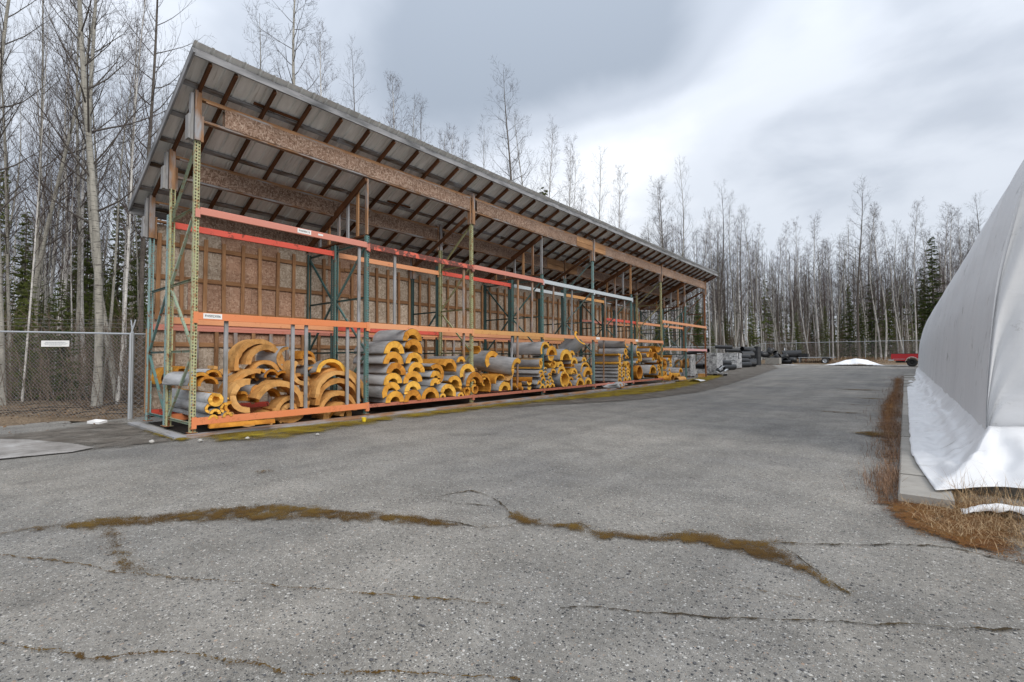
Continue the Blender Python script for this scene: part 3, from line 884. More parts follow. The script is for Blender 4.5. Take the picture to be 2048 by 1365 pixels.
# ------------------------------------------------------------------ storage shed
def build_shed():
    root = empty('storage_shed', (X0, Y0, 0), label='long open-front timber shed with sloping metal roof over pallet racks', cat='shed')
    org = Vector((X0, Y0, 0))
    rg = random.Random(3)
    ya, yb = 2.36, 28.05
    xf, xr = X0 + 0.60, X0 - 2.86
    nrm = Vector((-0.48, 0, 1)).normalized()

    def T(name, p0, p1, w, h, mat, parent=root, upv=(0, 0, 1)):
        return timber(name, p0, p1, w, h, mat, parent, upv, org)
    # rafters
    ys = [UY(0), UY(0) + 0.362]
    y = UY(0) + 0.972
    while y < UY(8) - 0.2:
        ys.append(y)
        y += 0.612
    ys += [UY(8) - 0.03, UY(8) + 0.36]
    for y in ys:
        j = rg.uniform(-0.01, 0.01)
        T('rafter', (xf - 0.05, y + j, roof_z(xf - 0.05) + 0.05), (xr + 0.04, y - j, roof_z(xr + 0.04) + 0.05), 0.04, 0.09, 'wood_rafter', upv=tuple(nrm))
    # purlins (broken, weathered battens between rafters and sheets)
    for xp in (X0 + 0.05, X0 - 0.54, X0 - 1.10, X0 - 1.70, X0 - 2.30, X0 - 2.78):
        y = ya + 0.04
        while y < yb - 0.3:
            L = rg.uniform(2.2, 3.6)
            y2 = min(y + L, yb - 0.05)
            j = rg.uniform(-0.015, 0.015)
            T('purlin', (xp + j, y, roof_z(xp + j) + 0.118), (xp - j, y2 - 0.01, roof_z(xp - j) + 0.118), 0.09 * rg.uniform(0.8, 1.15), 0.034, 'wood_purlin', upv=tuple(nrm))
            if rg.random() < 0.45:
                yy = rg.uniform(y, max(y, y2 - 0.9))
                T('batten_scrap', (xp + 0.085, yy, roof_z(xp + 0.085) + 0.120), (xp + 0.10, yy + rg.uniform(0.5, 1.1), roof_z(xp + 0.09) + 0.116), 0.05, 0.02, 'wood_rafter', upv=tuple(nrm))
            y = y2
    # roof sheets: ribbed steel panels, each a piece of the roof
    roof = empty('roof', (0, 0, 0))
    roof.parent = root
    del_w = 0.915
    y = ya - 0.02
    prof = []
    for k in range(4):
        b0 = k * del_w / 4
        prof += [(b0, 0.0), (b0 + 0.015, 0.022), (b0 + 0.040, 0.022), (b0 + 0.055, 0.0), (b0 + 0.125, 0.003)]
    prof.append((del_w, 0.0))
    x1, x2 = xf + 0.11, xr - 0.07
    mb = MB()
    z_off = 0.140
    th = 0.004
    L = math.hypot(x1 - x2, 0.48 * (x1 - x2))
    top = [[(s, yy, zz + th) for yy, zz in prof] for s in np.linspace(0, L, 5)]
    bot = [[(s, yy, zz) for yy, zz in reversed(prof)] for s in np.linspace(0, L, 5)]
    ring = [t + b_ for t, b_ in zip(top, bot)]
    mb.grid([r_ + [r_[0]] for r_ in ring])
    sheet = mb.mesh('roof_panel', 'roof_metal')
    k = 0
    while y < yb - 0.4:
        M = frame_matrix((x2, y, roof_z(x2) + z_off), (x1, y, roof_z(x1) + z_off), (0, 0, 1))
        M = Matrix.Translation(-org + Vector((rg.uniform(-.008, .008), 0, 0.0015 * (k % 2)))) @ M
        put('roof_panel', sheet, roof, M)
        y += del_w - 0.002
        k += 1
    # fascias
    for k in range(6):
        a, b_ = ya + (yb - ya) * k / 6, ya + (yb - ya) * (k + 1) / 6
        T('fascia', (xf, a + 0.003, roof_z(xf) + 0.085), (xf, b_ - 0.003, roof_z(xf) + 0.085 + rg.uniform(-.006, .006)), 0.036, 0.11, 'wood_fascia')
    for k in range(6):
        a, b_ = ya + (yb - ya) * k / 6, ya + (yb - ya) * (k + 1) / 6
        T('fascia', (xr, a + 0.003, roof_z(xr) + 0.05), (xr, b_ - 0.003, roof_z(xr) + 0.05), 0.036, 0.13, 'wood_fascia')
    for ye in (ya, yb):
        T('barge_board', (xf + 0.03, ye, roof_z(xf + .03) + 0.085), (xr - 0.03, ye, roof_z(xr - .03) + 0.085), 0.03, 0.11, 'wood_fascia', upv=tuple(nrm))
    # girders: boxed OSB beams with timber chords, two bays to a length
    for gi, xg in enumerate((X0, X0 - 1.25, X0 - 2.42)):
        zt = roof_z(xg) - 0.004
        for s in range(4):
            a, b_ = UY(2 * s) + 0.10, UY(2 * s + 2) - 0.10
            sag = -0.05 if (s == 0 and gi == 0) else -0.02
            g = empty('girder', (0, 0, 0))
            g.parent = root
            T('chord', (xg, a - 0.06, zt - 0.022), (xg, b_ + 0.06, zt - 0.022 + sag * 0), 0.089, 0.04, 'wood_warm', g)
            T('chord', (xg, a - 0.06, zt - 0.378), (xg, b_ + 0.06, zt - 0.378), 0.089, 0.04, 'wood_brown', g)
            cut0 = 0.28 if s == 0 else 0.06
            cut1 = 1.0 if (s == 1 and gi < 2) else 0.0
            cut2 = 0.75 if (s == 2 and gi < 2) else cut0
            lo, hi = a + (cut2 if s == 2 else cut0), b_ - cut1
            n = max(1, round((hi - lo) / 2.44))
            for k in range(n):
                for sd_ in (-1, 1):
                    p0 = lo + (hi - lo) * k / n
                    p1 = lo + (hi - lo) * (k + 1) / n
                    key = ('gpanel', round(p1 - p0, 2))
                    if key not in MESHES:
                        MESHES[key] = MB().quad_box(-.006, .006, 0, p1 - p0 - 0.004, -.148, .148).mesh('osb_web', 'osb_beam')
                    put('osb_web', MESHES[key], g, loc=Vector((xg + sd_ * 0.050, p0, zt - 0.218)) - org)
            T('chord', (xg + .047, a, zt - 0.055), (xg + .047, b_, zt - 0.055), 0.02, 0.03, 'wood_brown', g)
            for (c0, c1) in (((b_ - cut1, b_),) if cut1 else ()) + (((a, a + cut2),) if s == 2 and gi < 2 else ()):
                for q in range(2):
                    T('splice_plank', (xg + .058, c0 - 0.05, zt - 0.13 - 0.165 * q), (xg + .058, c1 + .02, zt - 0.13 - 0.165 * q), 0.028, 0.155, 'wood_warm', g)
    # timber sleeves that carry the girders on the tall rack legs
    for i in (0, 2, 4, 6, 8):
        for xg, zb in ((X0, 4.70), (X0 - 1.25, 4.19), (X0 - 2.42, 3.53)):
            y = UY(i)
            zt = roof_z(xg) + 0.07
            s = empty('post_sleeve', (0, 0, 0))
            s.parent = root
            m1 = 'wood_grey' if i == 0 else 'wood_brown'
            m2 = 'wood_brown'
            yc = y - 0.02 if i == 0 else y
            T('stud', (xg + 0.072, yc + 0.005, zb), (xg + 0.072, yc + 0.005, zt), 0.089, 0.038, m2 if i else 'wood_brown', s, (1, 0, 0))
            T('stud', (xg - 0.072, yc, zb), (xg - 0.072, yc, zt), 0.089, 0.038, m1, s, (1, 0, 0))
            T('stud', (xg + 0.0, yc - 0.068, zb + 0.0), (xg + 0.0, yc - 0.068, zt - 0.05), 0.038, 0.100, m1, s, (1, 0, 0))
            T('stud', (xg + 0.01, yc + 0.075, zb), (xg + 0.01, yc + 0.075, zb + 0.42), 0.038, 0.089, m2, s, (1, 0, 0))
            if i == 0:
                T('cheek', (xg - 0.02, yc - 0.105, zb + 0.01), (xg - 0.02, yc - 0.105, zb + 0.40), 0.034, 0.14, 'wood_grey', s, (1, 0, 0))
        # tie parallel to the rafters between the sleeves
        if i:
            for dz in (-0.52,):
                T('tie_brace', (X0 - 0.09, UY(i) - 0.10, roof_z(X0 - 0.09) + dz), (X0 - 2.35, UY(i) - 0.10, roof_z(X0 - 2.35) + dz), 0.038, 0.089, 'wood_rafter', upv=tuple(nrm))
    # stud frames standing on the short rack frames
    for i in (1, 3, 5, 7):
        y = UY(i)
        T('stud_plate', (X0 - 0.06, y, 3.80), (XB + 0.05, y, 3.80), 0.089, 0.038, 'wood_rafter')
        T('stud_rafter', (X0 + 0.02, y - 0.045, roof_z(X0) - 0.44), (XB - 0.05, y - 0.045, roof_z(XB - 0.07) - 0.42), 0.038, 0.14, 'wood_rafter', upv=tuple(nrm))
        for k, xs_ in enumerate((0.0, -0.34, -0.72, -1.08, -1.5, -1.9)):
            x = X0 + xs_ - 0.02
            zt = roof_z(x) - (0.40 if k else 0.415)
            if zt - 3.83 < 0.12:
                continue
            T('stud', (x, y + 0.01, 3.825), (x, y + 0.01, zt), 0.038, 0.075, ['wood_grey', 'wood_brown', 'wood_warm'][(k + i) % 3], upv=(1, 0, 0))
    # back wall: OSB sheets, girts and short studs
    wall = empty('back_wall', (0, 0, 0))
    wall.parent = root
    yw0, yw1 = UY(0) + 0.02, UY(7) - 0.1
    rows = ((0.12, 1.52), (1.524, 2.85), (2.854, 3.86))
    for ri, (z0, z1) in enumerate(rows):
        y = yw0 - (0.6 if ri == 1 else 0.0)
        while y < yw1:
            a, b_ = max(y, yw0), min(y + 1.22, yw1)
            if b_ - a > 0.1:
                key = ('wall', round(b_ - a, 2), ri)
                red = (ri >= 1 and 3.6 < (a + b_) / 2 < 5.2) or (ri == 0 and (a + b_) / 2 < 5.4 and rg.random() < 0.35) or rg.random() < 0.04
                if (key, red) not in MESHES:
                    MESHES[(key, red)] = MB().quad_box(-.006, .006, 0, b_ - a - 0.005, z0, z1).mesh('osb_panel', 'osb_red' if red else 'osb_wall')
                put('osb_panel', MESHES[(key, red)], wall, loc=Vector((XW + rg.uniform(-.002, .002), a, 0)) - org)
            y += 1.22
    for z in (0.16, 0.82, 1.51, 2.16, 2.83, 3.50):
        y = yw0
        while y < yw1:
            y2 = min(yw1, y + rg.uniform(3.4, 4.8))
            T('girt', (XW + 0.030, y, z + rg.uniform(-.012, .012)), (XW + 0.030, y2 - 0.006, z + rg.uniform(-.012, .012)), 0.038, 0.089, 'wood_stud', wall)
            y = y2
    y = yw0 + 0.10
    k = 0
    while y < yw1:
        zt = 3.70 + rg.uniform(-0.04, 0.03)
        T('stud', (XW + 0.070, y, 1.99), (XW + 0.070, y + rg.uniform(-.02, .02), zt), 0.07, 0.038, rg.choice(['wood_stud', 'wood_warm', 'wood_stud']), wall, (1, 0, 0))
        T('stud', (XW + 0.070, y - 0.13, 0.20), (XW + 0.070, y - 0.13, 1.80), 0.075, 0.038, rg.choice(['wood_stud', 'wood_brown', 'wood_stud']), wall, (1, 0, 0))
        y += 0.385 + rg.uniform(-0.03, 0.03)
        k += 1
    # ground sills
    for (a, b_) in ((Y0 - 0.12, 8.7), (8.71, 14.9), (14.91, 21.2), (21.21, 28.0)):
        T('sill', (X0 + 0.10, a, 0.028), (X0 + 0.10, b_, 0.028), 0.16, 0.056, 'wood_brown')
    T('sill', (X0 + 0.17, Y0 - 0.20, 0.026), (XB - 0.12, Y0 - 0.20, 0.026), 0.16, 0.052, 'wood_grey')
    return root


shed = build_shed()


# ------------------------------------------------------------------ pallet racks
def upright_mesh(h, mat):
    """punched column: front face with two rows of slots, folded sides"""
    key = ('upright', round(h, 2), mat)
    if key in MESHES:
        return MESHES[key]
    mb = MB()
    wd, dp, t = 0.076, 0.070, 0.003
    cols = [(-wd / 2, -0.030), (-0.009, 0.009), (0.030, wd / 2)]
    for a, b_ in cols:
        mb.quad_box(dp / 2 - t, dp / 2, a, b_, 0, h)
    slots = [(-0.030, -0.009), (0.009, 0.030)]
    for si, (a, b_) in enumerate(slots):
        n = int(h / 0.0508)
        for k in range(n + 1):
            z0 = k * 0.0508 - 0.010 + (0.0 if si else 0.010)
            z1 = z0 + 0.020
            z0, z1 = max(0, z0), min(h, z1)
            if z1 - z0 > 0.004:
                mb.quad_box(dp / 2 - t, dp / 2, a, b_, z0, z1)
    for s in (-1, 1):
        y_ = s * wd / 2
        mb.quad_box(-dp / 2, dp / 2 - t, min(y_, y_ - s * t), max(y_, y_ - s * t), 0, h)
        mb.quad_box(-dp / 2, -dp / 2 + t, min(y_ - s * t, y_ - s * 0.018), max(y_ - s * t, y_ - s * 0.018), 0, h)
    MESHES[key] = mb.mesh('upright', mat)
    return MESHES[key]


FOOT = MB().quad_box(-.06, .06, -.065, .065, 0, .008).mesh('base_plate', 'steel_rusty')


def build_frame(rack, org, y, xf, xb, hf, hb, mat, flip, name='upright_frame', rusty=None):
    fr = empty(name, (0, 0, 0))
    fr.parent = rack
    zb = 0.064
    for x, hh, rot in ((xf, hf, 0), (xb, hb, math.pi)):
        put('upright', upright_mesh(hh - zb - 0.006, mat), fr, loc=Vector((x, y, zb + 0.006)) - org, rot=(0, 0, rot))
        put('base_plate', FOOT, fr, loc=Vector((x, y, zb)) - org)
    top = min(hf, hb)
    zs = [0.20, 1.345, 2.49, 3.64]
    zs = [z for z in zs if z < top]
    bm = rusty or mat

    def brace(p0, p1):
        key = ('brace', round((Vector(p1) - Vector(p0)).length, 2), bm)
        if key not in MESHES:
            L = key[1]
            mb = MB()
            mb.quad_box(0, L, -.018, -.0155, -.019, .019).quad_box(0, L, -.0155, .018, .0165, .019).quad_box(0, L, -.0155, .018, -.019, -.0165)
            MESHES[key] = mb.mesh('brace', bm)
        put('brace', MESHES[key], fr, Matrix.Translation(-org) @ frame_matrix(p0, p1))
    a, b_ = xf - 0.036, xb + 0.036
    for z in zs:
        brace((a, y, z), (b_, y, z))
    for k in range(len(zs) - 1):
        z0, z1 = zs[k] + 0.05, zs[k + 1] - 0.05
        if (k + flip) % 2 == 0:
            brace((a, y, z0), (b_, y, z1))
        else:
            brace((b_, y, z0), (a, y, z1))
    if hf > 4.3:
        brace((a, y, hf - 0.05), (b_, y, zs[-1] + 0.06))
    return fr


CONN = {}


def build_beam(rack, org, x, i, z, mat, h=0.114, face=1, label=None, faded=None):
    """step beam spanning bay i, welded end connectors as sub-parts"""
    y0, y1 = UY(i) + 0.042, UY(i + 1) - 0.042
    L = y1 - y0
    key = ('beam', round(L, 3), mat, h, face)
    if key not in MESHES:
        mb = MB()
        f = face
        pts = [(-.025 * f, 0), (.025 * f, 0), (.025 * f, h * 0.66), (.024 * f, h), (-.008 * f, h), (-.008 * f, h * 0.66), (-.025 * f, h * 0.66)]
        pts = [(px, pz) for px, pz in pts]
        n = len(pts)
        mb.v = [(px, 0, pz) for px, pz in pts] + [(px, L, pz) for px, pz in pts]
        mb.f = [tuple(range(n)), tuple(range(2 * n - 1, n - 1, -1))] + [(k, n + k, n + (k + 1) % n, (k + 1) % n) for k in range(n)]
        MESHES[key] = mb.mesh('beam', mat)
    o = put('beam', MESHES[key], rack, loc=Vector((x + face * 0.014, y0, z - h)) - org)
    ck = ('conn', mat, face)
    if ck not in MESHES:
        f = face
        mb = MB().quad_box(min(.020 * f, .029 * f), max(.020 * f, .029 * f), -.070, -0.002, -0.055, h + 0.012)
        mb.quad_box(min(-.022 * f, .020 * f), max(-.022 * f, .020 * f), -.006, -.002, -0.055, h + 0.012)
        MESHES[ck] = mb.mesh('connector', mat)
    put('connector', MESHES[ck], o)
    c2 = put('connector', MESHES[ck], o, loc=(0, L, 0))
    c2.scale = (1, -1, 1)
    return o


def build_racks():
    rows = []
    r1 = empty('pallet_rack', (X0, Y0, 0), label='front row of punched steel pallet racking with orange beams along the yard', cat='rack', group='pallet rack rows in the shed')
    r2_ = empty('pallet_rack', (XM2, Y0, 0), label='back row of teal pallet racking standing against the OSB wall', cat='rack', group='pallet rack rows in the shed')
    o1, o2 = Vector((X0, Y0, 0)), Vector((XM2, Y0, 0))
    fm = ['steel_olive', 'steel_teal', 'steel_olive', 'steel_teal', 'steel_pale_teal', 'steel_teal', 'steel_olive', 'steel_teal', 'steel_rusty']
    for i in range(9):
        tall = i % 2 == 0
        build_frame(r1, o1, UY(i), X0, XM, 4.72 if tall else 3.79, 4.20 if tall else 3.77, fm[i], 1, rusty='steel_sage' if i == 0 else None)
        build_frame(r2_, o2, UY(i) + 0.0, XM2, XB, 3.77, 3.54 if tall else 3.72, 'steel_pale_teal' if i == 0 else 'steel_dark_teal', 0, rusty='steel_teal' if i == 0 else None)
    # front row, front beams (bay, z of the top edge, paint)
    B = {}
    front = [(0, .298, 'beam_orange'), (1, .268, 'beam_rust'), (2, .262, 'beam_rust'), (3, .262, 'beam_rust'), (4, .262, 'beam_salmon'), (5, .262, 'beam_rust'),
             (0, 1.958, 'beam_orange'), (1, 1.958, 'beam_pale_orange'), (2, 1.958, 'beam_ochre'), (3, 1.958, 'beam_pale_orange'), (4, 1.958, 'beam_pale_orange'), (5, 1.958, 'beam_pale_orange'),
             (0, 3.64, 'beam_salmon'), (1, 3.62, 'beam_worn'), (2, 3.64, 'beam_salmon'), (3, 3.64, 'beam_grey'), (4, 3.64, 'beam_grey'),
             (6, 2.92, 'beam_pale_orange'), (7, 2.92, 'beam_pale_orange'), (6, 1.64, 'beam_pale_orange'), (7, 1.64, 'beam_pink')]
    for i, z, m in front:
        B[(i, z)] = build_beam(r1, o1, X0 + 0.035, i, z, m, h=0.07 if (z < 0.5 and i > 0) else 0.114)
    for i, z, m in [(0, .262, 'beam_orange'), (1, .262, 'beam_rust'), (2, .262, 'beam_rust'), (3, .262, 'beam_rust'), (4, .262, 'beam_rust'), (5, .262, 'beam_rust'),
                    (0, 1.958, 'beam_pale_orange'), (1, 1.958, 'beam_red'), (2, 1.958, 'beam_pale_orange'), (3, 1.958, 'beam_ochre'), (4, 1.958, 'beam_pale_orange'), (5, 1.958, 'beam_pale_orange'),
                    (0, 3.64, 'beam_red'), (1, 3.62, 'beam_pale_orange'), (2, 3.64, 'beam_red'), (3, 3.64, 'beam_grey'), (4, 3.64, 'beam_ochre'),
                    (6, 2.92, 'beam_pale_orange'), (7, 2.92, 'beam_pale_orange'), (6, 1.64, 'beam_pale_orange')]:
        build_beam(r1, o1, XM - 0.032, i, z, m, face=-1)
    for i, z, m in [(0, .262, 'beam_orange'), (0, 1.90, 'beam_salmon'), (1, 1.90, 'beam_pale_orange'), (2, 1.90, 'beam_salmon'), (3, 1.90, 'beam_pale_orange'), (4, 1.90, 'beam_salmon'), (5, 2.92, 'beam_red'), (6, 2.92, 'beam_salmon')]:
        build_beam(r2_, o2, XM2 + 0.035, i, z, m)
    for i, z, m in [(0, .262, 'beam_red'), (0, 1.90, 'beam_salmon'), (1, 1.90, 'beam_salmon'), (2, 1.90, 'beam_pale_orange'), (3, 1.90, 'beam_pale_orange'), (4, 1.90, 'beam_pale_orange'), (5, 2.92, 'beam_salmon'), (6, 2.92, 'beam_pale_orange')]:
        build_beam(r2_, o2, XB - 0.035, i, z, m, face=-1)
    # stock labels stuck on the beams
    def label(beam, y, w, h, body, dz=0.062, size=None):
        p = build(MB().quad_box(0, .0012, -w / 2, w / 2, -h / 2, h / 2), 'label', 'paper', beam, loc=(0.0265, y, dz))
        if body:
            t = put('label', text_mesh(body, size or h * 0.62, 'ink'), beam)
            t.matrix_basis = Matrix.Translation((0.0285, y, dz)) @ Matrix(((0, 0, 1, 0), (1, 0, 0, 0), (0, 1, 0, 0), (0, 0, 0, 1)))
            bw = max(v.co.x for v in t.data.vertices) - min(v.co.x for v in t.data.vertices)
            k = min(1.0, w * 0.86 / bw)
            t.matrix_basis = t.matrix_basis @ Matrix.Scale(k, 4, (1, 0, 0))
    label(B[(0, 1.958)], 0.20, 0.27, 0.085, 'FHS02X06')
    label(B[(0, 3.64)], 1.70, 0.26, 0.080, 'FHS08X15')
    label(B[(0, 3.64)], 2.02, 0.10, 0.035, None)
    label(B[(4, 1.958)], 0.18, 0.26, 0.085, None)
    label(B[(5, 1.958)], 0.30, 0.26, 0.085, None)
    return r1, r2_


rack1, rack2 = build_racks()


def build_props():
    """loose 2x4 stakes that stand upright behind the beams to hold the stock"""
    lst = [(0, .47, .17, 1.90, 'wood_grey'), (0, 1.585, .23, 1.90, 'wood_grey'), (0, 1.84, .23, 1.90, 'wood_grey'), (0, 2.70, .23, 1.90, 'wood_grey'), (0, 2.955, .23, 3.55, 'wood_grey'),
           (1, .72, 1.92, 3.55, 'wood_grey'), (1, 2.86, .3, 3.55, 'wood_brown'), (2, 1.62, .3, 1.90, 'wood_grey'), (2, 1.90, .3, 3.55, 'wood_brown'), (2, 2.6, 1.95, 3.55, 'wood_brown'),
           (3, .6, 1.95, 3.55, 'wood_brown'), (3, 1.7, 1.95, 3.55, 'wood_grey'), (4, .75, .3, 1.90, 'wood_brown'), (4, .9, 1.95, 3.55, 'wood_brown'), (4, 1.8, 1.95, 3.55, 'wood_grey'), (4, 2.5, 1.95, 3.55, 'wood_brown')]
    cnt = {}
    names = ['first', 'second', 'third', 'fourth', 'fifth']
    for (i, dy, z0, z1, m) in lst:
        y = UY(i) + dy
        x = X0 - 0.01
        o = timber('timber_stake', (x, y, z0), (x, y + (0.05 if i > 1 else 0.0), z1), 0.06, 0.038, m, upv=(1, 0, 0))
        k = cnt.get(i, 0)
        cnt[i] = k + 1
        col = 'grey weathered' if m == 'wood_grey' else 'brown'
        lv = 'below the middle beam' if z1 < 2 else ('above the middle beam' if z0 > 1 else 'running full height')
        tag(o, '%s timber stake %s, %s from left in %s bay' % (col, lv, names[k], ORD[i]), 'timber', 'timber stakes in the racks')


build_props()

